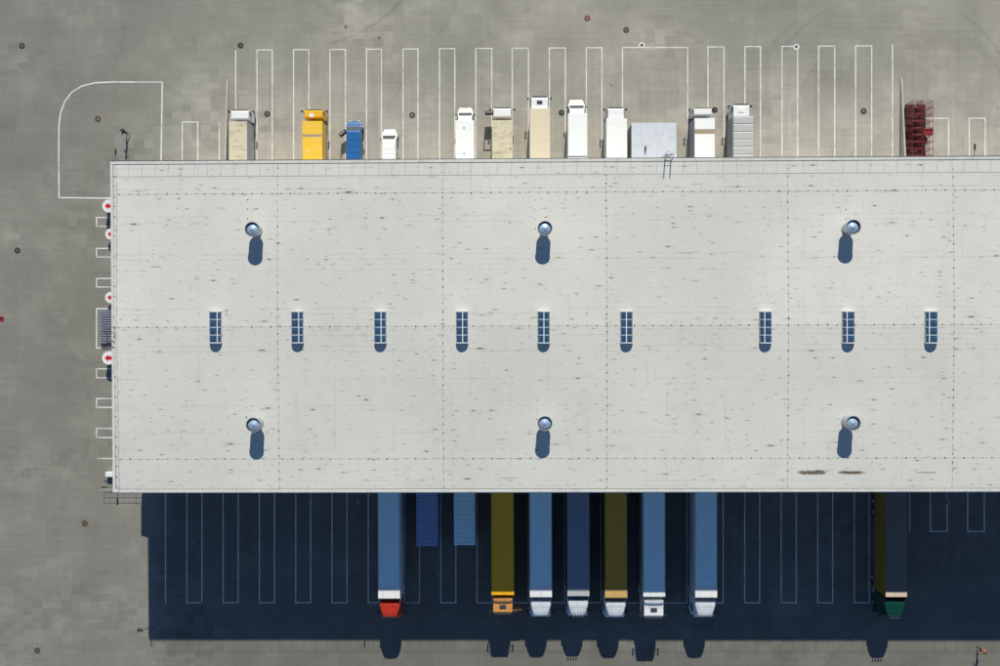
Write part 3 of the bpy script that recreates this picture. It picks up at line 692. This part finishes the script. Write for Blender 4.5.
def cab_flat(t, y0, Lc, w, zt, m, hatch=None, deflector=False, gl=True, lampbar=False):
    """flat-fronted cab over the engine"""
    z0 = .65
    prof = [(0, z0), (0, zt - .08), (.08, zt), (Lc * .80, zt), (Lc * .92, zt - .16), (Lc * .97, zt - .85), (Lc, zt - 1.25), (Lc, z0)]
    prof = [(a + y0, b) for a, b in prof]
    cb = MB().prism(prof, w, lambda y, z: 1.0 - .10 * max(0, (z - 1.6) / (zt - 1.6)) - (.05 if y > y0 + Lc * .85 else 0)).build('cab', m, t, 0.06)
    panel('windscreen', M['glass'], cb, (y0 + Lc * .925, zt - .24), (y0 + Lc * .97, zt - .92), w * .80, .02, 1.05)
    for s in (-1, 1):
        xx = s * w / 2
        MB().box(min(xx * .955, xx * .985), max(xx * .955, xx * .985), y0 + Lc * .38, y0 + Lc * .86, zt - .92, zt - .35).build('window', M['glass'], cb, 0.01, seg=1)
        MB().box(xx - .17 * s - .13, xx - .17 * s + .13, y0 + Lc - .03, y0 + Lc + .03, .85, 1.05).build('headlight', M['lamp'], cb, .02, seg=1)
    MB().box(-w / 2, w / 2, y0 + Lc - .06, y0 + Lc + .10, .42, .78).build('bumper', M['chassis'], t, .04, seg=1)
    mirrors(t, y0 + Lc * .90, w, zt - .65)
    MB().box(-w * .40, w * .40, y0 + Lc * .90, y0 + Lc * 1.0, zt - .14, zt - .10).build('sun_visor', M['chassis'], cb, .01, seg=1)
    if hatch:
        hx, hy, hs = hatch
        MB().box(hx - hs, hx + hs, hy - hs * .62, hy + hs * .62, zt - .005, zt + .06).build('roof_hatch', M['glass'], cb, 0.04)
    if deflector:
        rings = [[(-w * .46, y0 + yy, zt - .1 + 0.02), (w * .46, y0 + yy, zt - .1 + .02), (w * .44 * k, y0 + yy - .02, zz), (w * .2 * k, y0 + yy + bow, zz + .03), (-w * .2 * k, y0 + yy + bow, zz + .03), (-w * .44 * k, y0 + yy - .02, zz)]
                 for yy, zz, k, bow in ((0.02, zt + .26, 1.0, -.10), (.28, zt + .20, .97, 0), (.52, zt + .02, .92, .05))]
        MB().loft(rings).build('wind_deflector', m, cb, 0.02, seg=1)
    return cb

def cab_aero(t, y0, Lc, w, zt, m, lamps=0, m2=None):
    """sleeper cab with a roof fairing that narrows towards the front"""
    z0 = .6; zb = 3.0
    prof = [(0, z0), (0, zb), (Lc * .86, zb), (Lc * .97, zb - .12), (Lc * .995, 1.75), (Lc, 1.45), (Lc, z0)]
    cb = MB().prism([(a + y0, b) for a, b in prof], w * .97, lambda y, z: 1.0 - .05 * max(0, (z - 1.7)) - (.06 if y > y0 + Lc * .9 else (.01 if y > y0 + Lc * .78 else 0))).build('cab', m, t, 0.09)
    rings = []
    for f, wt, zz in ((0.02, .96, zt), (.22, .93, zt - .02), (.42, .85, zt - .06), (.60, .76, zt - .12), (.74, .67, zt - .20), (.84, .60, zt - .36), (.90, .54, zt - .72), (.92, .50, zt - 1.0)):
        h = w / 2; y = y0 + f * Lc; wl_ = min(.98, wt + .06); zl = min(zz - .04, zb - .15)
        cv = -.14 if f < .1 else 0
        rings.append([(-h * wl_, y, zl), (h * wl_, y, zl), (h * wt, y, zz - .16), (h * wt * .90, y, zz - .03), (h * wt * .4, y - cv * .6, zz + .03), (0, y - cv, zz + .035),
                      (-h * wt * .4, y - cv * .6, zz + .03), (-h * wt * .90, y, zz - .03), (-h * wt, y, zz - .16)])
    MB().loft(rings).build('roof_fairing', m, cb, smooth=False)
    panel('windscreen', M['glass'], cb, (y0 + Lc * .972, zb - .18), (y0 + Lc * .994, 1.82), w * .80, .02, 1.06)
    for s in (-1, 1):
        xx = s * w * .485
        # side extenders behind the cab
        MB().add([(xx * .97, y0 + .03, 1.0), (xx * .97, y0 + .03, zt - .1), (s * w * .505, y0 - .42, zt - .25), (s * w * .505, y0 - .42, 1.0),
                  (xx * .92, y0 + .03, 1.0), (xx * .92, y0 + .03, zt - .1), (s * w * .48, y0 - .42, zt - .25), (s * w * .48, y0 - .42, 1.0)],
                 [(0, 1, 2, 3), (7, 6, 5, 4), (0, 4, 5, 1), (1, 5, 6, 2), (2, 6, 7, 3), (3, 7, 4, 0)]).build('side_extender', M['whitecab'] if m2 is None else m2, cb)
        # wing and light cluster at the front corner
        MB().loft([[(s * w * .36, y, .75), (s * w * wq, y, .75), (s * w * wq, y, zq), (s * w * (wq - .035), y, zq + .08), (s * w * .40, y, zq + .08)]
                   for y, wq, zq in ((y0 + Lc * .62, .50, 1.75), (y0 + Lc * .85, .50, 1.8), (y0 + Lc * .97, .485, 1.62), (y0 + Lc * 1.03, .45, 1.3))]).build('wing', m, cb, 0.03)
        MB().box(s * w * .40 - .14, s * w * .40 + .14, y0 + Lc * 1.03 - .02, y0 + Lc * 1.03 + .05, .9, 1.2).build('headlight', M['lamp'], cb, .02, seg=1)
        MB().box(min(xx * .94, xx * 1.0), max(xx * .94, xx * 1.0), y0 + Lc * .42, y0 + Lc * .74, 1.85, 2.5).build('window', M['glass'], cb, .01, seg=1)
    MB().box(-w * .44, w * .44, y0 + Lc - .05, y0 + Lc + .16, .4, .85).build('bumper', m, t, .06)
    mirrors(t, y0 + Lc * .80, w, 2.1, .3)
    for i in range(lamps):
        x = (i - (lamps - 1) / 2) * .33
        b = MB().bar((x, y0 + Lc * .83, zt - .17), (x, y0 + Lc * .91, zt - .18), .08, 10); b.bar((x, y0 + Lc * .85, zt - .2), (x, y0 + Lc * .82, zt - .45), .025)
        b.build('roof_lamp', M['chrome'], cb)
    return cb

def trailer(t, w, L_, zt, rm, sm, front=None, frontm=None, cross=0, centre=False, rails=True):
    z0 = 1.05
    MB().box(-w / 2, w / 2, 0, L_, z0, zt).build('box_body', sm, t, 0.03, seg=1)
    y1 = L_ - (front or 0)
    ed = 0.09
    e2 = .0 if not rails else ed
    if cross:
        n_ = cross; stp = (y1 - .05) / n_
        for i in range(n_):
            MB().box(-w / 2 + ed, w / 2 - ed, .05 + i * stp + .012, .05 + (i + 1) * stp - .012, zt + .002, zt + .02).build('roof_sheet', rm, t)
    elif centre:
        for s in (-1, 1):
            MB().box(min(s * .012, s * (w / 2 - ed)), max(s * .012, s * (w / 2 - ed)), .05, y1, zt + .002, zt + .02).build('roof_sheet', rm, t)
    else:
        MB().box(-w / 2 + ed, w / 2 - ed, .05, y1, zt + .002, zt + .02).build('roof_sheet', rm, t)
    if front:
        MB().box(-w / 2 + .004, w / 2 - .004, y1 + .02, L_ - .01, zt + .002, zt + .035).build('sunlit_front', frontm or rm, t, .012, seg=1)  # roof end beyond the building shadow, painted as a sunlit copy
    for s in (-1, 1):
        a_, b_ = sorted((s * (w / 2 - ed + .012), s * w / 2))
        MB().box(a_, b_, .02, y1, zt + .002, zt + .03).build('roof_rail', sm if rails is True else rails, t)
    MB().box(-.5, .5, .2, L_ - .3, .8, z0).build('chassis_beam', M['chassis'], t)
    for y in (1.9, 3.2, 4.5):
        for s in (-1, 1): wheel(t, s * (w / 2 - .22), y, 1.0, 1.2)
    for s in (-1, 1):
        MB().box(s * .8 - .06, s * .8 + .06, L_ - 3.1, L_ - 2.95, 0, .85).build('landing_leg', M['chassis'], t)
    MB().box(-w / 2 + .05, w / 2 - .05, -.02, .08, .45, .6).build('rear_bumper', M['chassis'], t)

def semi(name, label, pxl, pxr, yf, zt, rm, sm, cabk, cm_, front=None, frontm=None, cross=0, centre=False, rails=True, lamps=0, cab_len=2.25, hatch=None, gap=.55, m2=None):
    a, b = P(pxl, yf, zt), P(pxr, yf, zt); w_ = b.x - a.x
    L_ = Ys - .25 - (a.y + b.y) / 2
    t = thing(name, label, 'semi truck', ((a.x + b.x) / 2, Ys - .25, 0), math.pi, 'semi trucks backed up to the shaded south docks')
    trailer(t, w_, L_, zt, rm, sm, front, frontm, cross, centre, rails)
    y0 = L_ + gap
    if cabk == 'aero': cab_aero(t, y0, cab_len, min(w_, 2.5), 4.0, cm_, lamps, m2)
    else: cab_flat(t, y0, cab_len, min(w_, 2.45), 3.9, cm_, hatch=(0, y0 + cab_len * .50, .38), deflector=True)
    MB().box(-.45, .45, L_ - 3.6, y0 + .2, .55, .95).build('tractor_frame', M['chassis'], t)
    for s in (-1, 1):
        wheel(t, s * 1.05, y0 + cab_len * .55, 1.0); wheel(t, s * .98, L_ - 1.1, 1.0, 1.9)
        MB().box(s * 1.0 - .3, s * 1.0 + .3, L_ - .3, y0 - .05, .45, 1.0).build('fuel_tank', M['chrome'], t, .08)
    return t, L_, y0
semi('semi_truck', 'semi truck with red cab and white-roofed trailer', 378.2, 400.0, 598.6, 4.35, M['r_white_shade'], M['trailer_side'], 'aero', M['red'], 1.30, M['r_white_shade2'])
t, L_, y0 = semi('semi_truck', 'semi truck with orange flat cab and ochre trailer, its door open', 491.3, 514.2, 595.0, 4.25, M['r_yellow'], M['yside'], 'flat', M['orange'], .55, M['r_yellow'], gap=.5, cab_len=1.95)
door(t, -1.2, y0 + 1.75, -1, 1.0, 1.0, 2.75, R(4), M['orange'])
semi('semi_truck', 'semi truck with white tapered cab, between the ochre and blue-grey trailers', 529.8, 552.0, 597.2, 4.35, M['r_white_shade'], M['trailer_side'], 'aero', M['whitecab'], 1.25, M['r_white_shade2'])
semi('semi_truck', 'semi truck with blue-grey trailer and white cab carrying four roof lamps', 567.4, 589.4, 596.2, 4.35, M['r_navy'], M['navyside'], 'aero', M['whitecab'], .92, M['r_navy_sunlit'], rails=M['greybox'], lamps=4)
semi('semi_truck', 'semi truck with olive brown trailer and white tapered cab', 604.8, 627.4, 597.8, 4.35, M['r_olive'], M['oliveside'], 'aero', M['whitecab'], 1.05, M['r_plank_sunlit'])
semi('semi_truck', 'semi truck with white flat cab, black hatch and centre-seamed roof', 643.2, 665.2, 596.8, 4.2, M['r_white_shade'], M['trailer_side'], 'flat', M['white'], .52, M['r_white_shade2'], centre=True, gap=.5, cab_len=2.2)
semi('semi_truck', 'semi truck with white tapered cab and trailer roof of many cross sheets', 695.2, 717.2, 597.6, 4.35, M['r_white_shade'], M['trailer_side'], 'aero', M['whitecab'], 1.22, M['r_white_shade2'], cross=11)
semi('semi_truck', 'semi truck with dark green cab and slate-roofed trailer, standing alone', 885.6, 907.2, 597.0, 4.2, M['r_slate'], M['yside2'], 'aero', M['green'], .62, M['r_slate_sunlit'], lamps=4, rails=M['r_slate'], m2=M['green'])

# containers parked at the dock
def container(label, pxl, pxr, yf, m, nr_):
    zt = 2.75; a, b = P(pxl, yf, zt), P(pxr, yf, zt); w_ = b.x - a.x; L_ = Ys - .25 - a.y
    t = thing('swap_container', label, 'container', ((a.x + b.x) / 2, Ys - .25, 0), math.pi, 'containers standing at the south docks')
    MB().box(-w_ / 2 + .03, w_ / 2 - .03, 0, L_ - .03, .35, zt - .05).build('body', m, t)
    MB().box(-w_ / 2, w_ / 2, 0, L_, zt - .048, zt - .02).build('roof', m, t)
    rb = MB().loft([[(x_, -.12, zt - .019), (x_, .12, zt - .019), (x_, .07, zt + .035), (x_, -.07, zt + .035)] for x_ in (-w_ / 2 + .06, w_ / 2 - .06)]).mesh(m)
    for i in range(nr_): link('roof_rib', rb, t, (0, .2 + (L_ - .4) * i / (nr_ - 1), 0))
    for sx in (-1, 1):
        for y_ in (.1, L_ - .12): MB().box(sx * (w_ / 2 - .06) - .07, sx * (w_ / 2 - .06) + .07, y_ - .07, y_ + .07, 0, zt + .04).build('corner_post', m, t)
    for sx in (-1, 1):
        MB().box(min(sx * .02, sx * (w_ / 2 - .15)), max(sx * .02, sx * (w_ / 2 - .15)), L_ - .025, L_ + .015, .5, zt - .15).build('door', m, t)
container('navy blue container with ribbed roof, right of the red semi truck', 416.3, 437.6, 546.3, M['c_navy'], 15)
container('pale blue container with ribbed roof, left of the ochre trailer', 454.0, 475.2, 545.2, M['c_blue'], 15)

# box trucks and vans on the sunny north side
def box_truck(label, pxl, pxr, yb, zt, rm, sm, cab, cm_, ycab, czt=2.7, cxl=None, cxr=None, band=None, ribs=0, hatch=False, zhood=1.35, gap=.12, cat='box truck', fit=()):
    a, b = P(pxl, yb, zt), P(pxr, yb, zt); w_ = b.x - a.x; L_ = a.y - Yn - .25
    t = thing('box_truck', label, cat, ((a.x + b.x) / 2, Yn + .25, 0), 0, 'trucks and vans backed up to the sunny north docks')
    z0 = .95
    MB().box(-w_ / 2, w_ / 2, 0, L_, z0, zt).build('box_body', sm, t, 0.035, seg=1)
    segs = [(0.04, L_ - .04, rm)]
    if band:
        q0, q1, bm_ = band; q0, q1 = P(pxl, q0, zt).y - Yn - .25, P(pxl, q1, zt).y - Yn - .25; segs = [(.04, q1, rm), (q1 + .01, q0 - .01, bm_), (q0, L_ - .04, rm)]
    if ribs:
        stp = (L_ - .1) / ribs
        for i in range(ribs):
            MB().loft([[(x_, .05 + i * stp + .01, zt + .002), (x_, .05 + (i + 1) * stp - .01, zt + .002), (x_, .05 + (i + 1) * stp - .10, zt + .05), (x_, .05 + i * stp + .10, zt + .05)] for x_ in (-w_ / 2 + .05, w_ / 2 - .05)]).build('roof_sheet', rm, t)
    else:
        for y0_, y1_, mm in segs: MB().box(-w_ / 2 + .04, w_ / 2 - .04, y0_, y1_, zt + .002, zt + .02).build('roof_sheet', mm, t)
    for s in (-1, 1):
        xx = s * w_ / 2; q0, q1 = sorted((xx, xx + s * .015))
        MB().box(q0, q1, .1, L_ - .1, z0 + .05, z0 + .17).build('side_rail', M['galvd'], t)
        MB().box(s * (w_ / 2 - .1) - .03, s * (w_ / 2 - .1) + .03, L_ * .32, L_ * .7, .5, .8).build('side_guard', M['galvd'], t)
    MB().box(-.42, .42, .1, L_ + 1.0, .55, .93).build('chassis_beam', M['chassis'], t)
    cl, cr = P(cxl, ycab, czt), P(cxr, ycab, czt); cw = cr.x - cl.x
    y0 = L_ + gap; Lc = cl.y - Yn - .25 - y0
    k = link('cab_mount', None) if False else None
    xoff = 0.0
    if cab == 'flat':
        cb = cab_flat(t, y0, Lc, cw * 1.06, czt, cm_, hatch=(0, y0 + Lc * .5, .32) if hatch else None)
    else:
        zc = czt; prof = [(0, .5), (0, zc - .06), (.06, zc), (Lc * .30, zc), (Lc * .36, zc - .05), (Lc * .66, zhood + .05), (Lc * .84, zhood - .04), (Lc * .95, zhood - .16), (Lc, zhood - .42), (Lc, .5)]
        cb = MB().prism([(a_ + y0, b_) for a_, b_ in prof], cw, lambda y, z: (1 - .12 * max(0, (z - 1.2) / (zc - 1.2))) * (1 - .34 * (max(0, (y - y0) / Lc - .55) / .45) ** 2.2)).build('cab', cm_, t, 0.07)
        panel('windscreen', M['glass'], cb, (y0 + Lc * .37, zc - .08), (y0 + Lc * .645, zhood + .08), cw * .80, .02, 1.10)
        for s in (-1, 1):
            xx = s * cw / 2
            MB().box(min(xx * .90, xx * .97), max(xx * .90, xx * .97), y0 + Lc * .12, y0 + Lc * .42, zhood + .12, zc - .22).build('window', M['glass'], cb, .01, seg=1)
            MB().box(xx * .60 - .13, xx * .60 + .13, y0 + Lc - .12, y0 + Lc + .01, .78, .98).build('headlight', M['lamp'], cb, .02, seg=1)
        MB().box(-cw * .36, cw * .36, y0 + Lc - .08, y0 + Lc + .05, .4, .68).build('bumper', M['chassis'], t, .06, seg=2)
        mirrors(t, y0 + Lc * .50, cw, zhood + .35, .18, (.16, .08, .3))
    for s in (-1, 1):
        wheel(t, s * (w_ / 2 - .24), 1.6, .86, 1.7); wheel(t, s * (cw / 2 - .15), y0 + Lc * .5, .86)
    for fx, fy, fs, fm in fit:
        q = P(fx, fy, zt); zz = zt + .02 if fy > yb else czt
        if fy <= yb: q = P(fx, fy, czt)
        o = MB().box(-fs, fs, -fs * .8, fs * .8, -.01, .05).build('roof_fitting', fm, t, .015, seg=1, loc=(q.x - t.location.x, q.y - t.location.y, zz))
    return t, y0, Lc, cw
T_ = box_truck
T_('box truck with dirty cream roof and white cab beside the left wing wall', 228.6, 247.0, 121.3, 3.45, M['r_cream'], M['greybox'], 'flat', M['white'], 109.5, 2.75, 231.5, 250, gap=.4)
T_('bright yellow box truck with a grey roof stripe', 302.2, 322.2, 121.0, 3.3, M['r_yellow2'], M['yellow'], 'flat', M['yellow'], 109.3, 2.75, 303.5, 322.8, gap=.52, fit=((311.5, 115.3, .27, M['white']), (308, 151, .1, M['line'])), band=(134.4, 136.8, M['r_olband']))
T_('white long-nosed box truck with clean white roof, left of the spotted tan one', 455.3, 474.2, 120.4, 3.0, M['r_white_shade2'], M['white'], 'hood', M['white'], 105.2, 2.2, 456.8, 472.8, gap=.02, zhood=1.3, fit=((464, 127.6, .1, M['greybox']), (464.3, 153.5, .1, M['greybox'])))
t, y0, Lc, cw = T_('box truck with spotted tan roof and its left door wide open', 491.9, 512.6, 120.3, 3.2, M['r_cream'], M['r_cream2'], 'flat', M['white'], 107.3, 2.55, 493.0, 511.5, gap=.55, fit=((510.3, 148.5, .12, M['r_olband']), (494.3, 127.5, .07, M['r_olband']), (495.5, 133, .06, M['r_olband']), (511, 133, .07, M['r_olband'])))
door(t, -cw / 2, y0 + Lc * .62, -1, .95, .75, 2.45, R(2), M['black'])
T_('tallest box truck, plain tan roof and white cab with black hatch', 529.8, 549.9, 108.4, 3.6, M['r_cream2'], M['white'], 'flat', M['white'], 96.0, 2.9, 530.8, 548.2, hatch=True)
T_('long-nosed white box truck right of the tallest tan-roofed truck', 568.0, 587.3, 113.2, 3.2, M['r_white_shade2'], M['white'], 'hood', M['white'], 97.0, 2.3, 568.8, 585.6, gap=.02, band=(156, 157.2, M['steel']))
T_('white box truck with plain white roof, left of the ribbed shed', 606.2, 627.3, 118.6, 3.5, M['r_white_shade2'], M['trailer_side'], 'flat', M['white'], 107.0, 2.75, 606.8, 623.5)
T_('white box truck with a brown band across its roof', 694.3, 715.0, 118.0, 3.5, M['r_white_shade2'], M['greybox'], 'flat', M['white'], 107.8, 2.6, 692.5, 711.2, band=(129.2, 134.0, M['r_olband']), gap=.55)
T_('box truck with ribbed grey roof and white cab, rightmost of the row', 733.0, 753.6, 116.2, 3.6, M['r_grey'], M['greybox'], 'flat', M['white'], 103.6, 2.8, 733.0, 749.6, ribs=7, fit=((741, 110, .33, M['r_white_shade2']),))

def van(label, pxl, pxr, yf, zt, m, W_, zhood, opend=False, dark_rack=False):
    a, b = P(pxl, yf, zt), P(pxr, yf, zt); ycf = P(pxl, yf, zhood).y; L_ = ycf - Yn - .2
    t = thing('panel_van', label, 'van', ((a.x + b.x) / 2, Yn + .2, 0), 0, 'trucks and vans backed up to the sunny north docks')
    prof = [(0, .4), (0, zt - .12), (.12, zt), (L_ - 1.62, zt), (L_ - 1.42, zt - .06), (L_ - .78, zhood + .08), (L_ - .50, zhood - .0), (L_ - .26, zhood - .08), (L_ - .10, zhood - .22), (L_, zhood - .5), (L_, .4)]
    bd = MB().prism(prof, W_, lambda y, z: (1 - .17 * max(0, (z - 1.1) / (zt - 1.1))) * (1 - .42 * max(0, (y - (L_ - 1.0)) / 1.0) ** 2.6)).build('body', m, t, 0.08)
    panel('windscreen', M['glass'], bd, (L_ - 1.40, zt - .10), (L_ - .82, zhood + .13), W_ * .74, .02, 1.14)
    for s in (-1, 1):
        q0, q1 = sorted((s * W_ * .445, s * W_ * .475))
        MB().box(q0, q1, L_ - 2.3, L_ - 1.35, 1.15, zt - .42).build('window', M['glass'], bd, .01, seg=1)
        MB().box(s * W_ * .27 - .13, s * W_ * .27 + .13, L_ - .12, L_ + .01, .72, .92).build('headlight', M['lamp'], bd, .02, seg=1)
        wheel(t, s * (W_ / 2 - .14), 1.3, .68); wheel(t, s * (W_ / 2 - .14), L_ - 1.0, .68)
    for i in range(6):
        y_ = .5 + i * (L_ - 3.0) / 5
        MB().box(-W_ * .36, W_ * .36, y_ - .04, y_ + .04, zt - .02, zt + .018).build('roof_rib', m, t)
    MB().box(-W_ * .33, W_ * .33, L_ - .10, L_ + .04, .35, .62).build('bumper', m, t, .06)
    mirrors(t, L_ - 1.25, W_ * .97, 1.35, .14, (.16, .08, .24))
    if opend: door(t, -W_ / 2, L_ - 1.25, -1, .98, .45, zt - .1, R(38), M['black'])
    return t
van('blue panel van with its left door open', 346.4, 359.6, 120.2, 2.1, M['blue'], 1.9, 1.2, True)
van('small white panel van, right of the blue van', 382.0, 395.0, 128.8, 2.0, M['white'], 1.85, 1.15)

# ------------------------------------------------------------------ red roll cages
def cage_parts(filled):
    out = []; w_, d_, h_ = 1.08, .70, 2.05; r = .024
    b = MB()
    for x in (-w_ / 2, w_ / 2): b.bar((x, -d_ / 2, .18), (x, d_ / 2, .18), .03)
    for y in (-d_ / 2, 0, d_ / 2): b.bar((-w_ / 2, y, .18), (w_ / 2, y, .18), .03)
    b.box(-w_ / 2, w_ / 2, -d_ / 2, d_ / 2, .19, .21); out.append(('base', b.mesh(M['crate'])))
    pm = MB().bar((0, 0, .18), (0, 0, h_), r).mesh(M['cage'])
    for x in (-w_ / 2, w_ / 2):
        for y in (-d_ / 2, d_ / 2): out.append(('post', pm, (x, y, 0)))
    t = MB()
    for y in (-d_ / 2, d_ / 2): t.bar((-w_ / 2, y, h_), (w_ / 2, y, h_), r)
    for x in (-w_ / 2, w_ / 2): t.bar((x, -d_ / 2, h_), (x, d_ / 2, h_), r)
    out.append(('top_frame', t.mesh(M['cage'])))
    for s in (-1, 1):
        b = MB()
        for i in range(1, 5): b.bar((s * w_ / 2, -d_ / 2, .2 + i * .38), (s * w_ / 2, d_ / 2, .2 + i * .38), .013, 4)
        for i in range(1, 4): b.bar((s * w_ / 2, -d_ / 2 + i * d_ / 4, .2), (s * w_ / 2, -d_ / 2 + i * d_ / 4, h_), .011, 4)
        out.append(('mesh_side', b.mesh(M['cage'])))
    b = MB()
    for i in range(1, 4): b.bar((-w_ / 2, d_ / 2, .2 + i * .5), (w_ / 2, d_ / 2, .2 + i * .5), .013, 4)
    out.append(('mesh_back', b.mesh(M['cage'])))
    cm_ = MB().bar((-.03, 0, .08), (.03, 0, .08), .08, 10).mesh(M['black'])
    for x in (-.45, .45):
        for y in (-.28, .28): out.append(('castor', cm_, (x, y, 0)))
    if filled: out.append(('shelf', MB().box(-w_ / 2 + .03, w_ / 2 - .03, -d_ / 2 + .03, d_ / 2 - .03, filled, filled + .04).mesh(M['crate'])))
    return out
sets = {k_: cage_parts(k_) for k_ in (0, .75, 1.3)}
nord = ('first', 'second', 'third', 'fourth', 'fifth', 'sixth', 'seventh', 'eighth', 'ninth')
for ci, (pxa, cn) in enumerate(((909.0, 'left'), (920.0, 'right'))):
    for ri in range(9):
        c = P(pxa, 108 + ri * 6.75)
        t = thing('roll_cage', 'red steel roll cage, %s column, %s from the north' % (cn, nord[ri]), 'roll cage', (c.x + random.uniform(-.03, .03), c.y, 0), random.uniform(-.03, .03), 'red roll cages parked in two columns')
        for prt in sets[(0, .75, 0, 0, 1.3)[(ri * 2 + ci) % 5] if ri > 0 else 0]: link(prt[0], prt[1], t, prt[2] if len(prt) > 2 else (0, 0, 0))
        if ci == 1 and ri == 4:
            MB().box(.50, .56, -.33, .33, .9, 1.9).build('sign_panel', M['cagepanel'], t); MB().box(-.5, .5, -.3, .3, 1.85, 1.9).build('top_board', M['cagepanel'], t)

# ------------------------------------------------------------------ people
def cloth_mat(name, bands):
    """clothing colours by height on the body (object space)"""
    k = NT(name); tc = k.n('ShaderNodeTexCoord'); sx = k.n('ShaderNodeSeparateXYZ'); k.t.links.new(tc.outputs['Object'], sx.inputs[0])
    col = bands[0][1]
    for z, c_ in bands[1:]:
        col = k.mix(k.smooth(sx.outputs[2], z - .005, z + .005), col, c_)
    n_ = k.noise(tc.outputs['Object'], 14, 3, .6)
    return k.done(col, .8, 0, n_, .2, .01, .2)
def person(px, py, label, rz, bands, hairm):
    c = P(px, py); t = thing('person', label, 'person', (c.x, c.y, 0), rz)
    V = [(0, 0, .98), (0, .01, 1.15), (0, .02, 1.35), (0, .02, 1.47), (0, .03, 1.56), (0, .05, 1.66), (0, .045, 1.76),      # pelvis..crown 0-6
         (.10, 0, .93), (.12, .12, .53), (.12, .03, .10), (.13, .20, .045),                                           # right leg 7-10
         (-.10, 0, .93), (-.12, -.02, .52), (-.12, -.30, .13), (-.13, -.20, .045),                                    # left leg 11-14
         (.19, .02, 1.43), (.25, -.08, 1.15), (.26, .03, .92), (.26, .06, .84),                                       # right arm 15-18
         (-.19, .02, 1.43), (-.30, .10, 1.17), (-.34, .28, 1.05), (-.345, .35, 1.03)]                                  # left arm 19-22
    E = [(0, 1), (1, 2), (2, 3), (3, 4), (4, 5), (5, 6), (0, 7), (7, 8), (8, 9), (9, 10), (0, 11), (11, 12), (12, 13), (13, 14), (3, 15), (15, 16), (16, 17), (17, 18), (3, 19), (19, 20), (20, 21), (21, 22)]
    Rd = [.15, .14, .16, .12, .055, .095, .07, .10, .065, .045, .04, .10, .065, .045, .04, .075, .052, .038, .035, .075, .052, .038, .035]
    me = bpy.data.meshes.new('mesh'); me.from_pydata(V, E, []); me.materials.append(cloth_mat('clothes', bands))
    o = link('body', me, t)
    md = o.modifiers.new('skin', 'SKIN'); md.use_smooth_shade = True
    o.modifiers.new('sub', 'SUBSURF').levels = 1; o.modifiers['sub'].render_levels = 2
    for i, r in enumerate(Rd):
        s_ = me.skin_vertices[0].data[i]; s_.radius = (r, r * (.72 if i < 4 else 1)); s_.use_root = (i == 0)
    MB().lathe([(.115, -.03), (.118, .04), (.10, .09), (.06, .125), (.001, .135)], 14, (0, .03, 1.70)).build('hair', hairm, t, smooth=True)
    fc = MB().loft([[(-.018, .13, 1.66), (.018, .13, 1.66), (0, .145, 1.70)], [(-.008, .165, 1.655), (.008, .165, 1.655), (0, .15, 1.69)]])
    for s in (-1, 1):
        fc.lathe([(.012, -.006), (.013, 0), (.001, .006)], 8, (s * .035, .135, 1.70)); fc.bar((s * .098, .05, 1.65), (s * .104, .04, 1.70), .018)
    fc.bar((-.025, .135, 1.61), (.025, .135, 1.61), .008)
    fc.build('face_features', M['skin'], t)
    for hx, hy, hz in ((.26, .06, .84), (-.345, .35, 1.03)):
        h = MB().bar((hx, hy, hz + .02), (hx, hy + .01, hz - .07), .042, 8, .036)
        for i, ln in enumerate((.060, .075, .080, .070)):
            x_ = hx; y_ = hy - .03 + i * .021
            h.bar((x_, y_, hz - .06), (x_ - .008, y_ + .004, hz - .06 - ln * .6), .009, 6).bar((x_ - .008, y_ + .004, hz - .06 - ln * .6), (x_ - .022, y_ + .006, hz - .06 - ln), .008, 6)
        h.bar((hx, hy + .03, hz - .01), (hx - .02, hy + .07, hz - .05), .011, 6).bar((hx - .02, hy + .07, hz - .05), (hx - .03, hy + .075, hz - .085), .009, 6)
        h.build('hand', M['skin'], t)
SK = (.45, .27, .19); BK = (.018, .018, .02)
person(127.8, 133.5, 'person in black clothes walking inside the round-cornered painted area', R(95), [(0, BK), (.1, (.02, .02, .025)), (.95, BK), (1.53, SK)], M['hair'])
person(977.8, 647.5, 'person in an orange top at the southeast edge of the shadow', R(70), [(0, BK), (.1, (.03, .035, .05)), (.95, (.42, .17, .09)), (1.53, SK)], M['hair'])
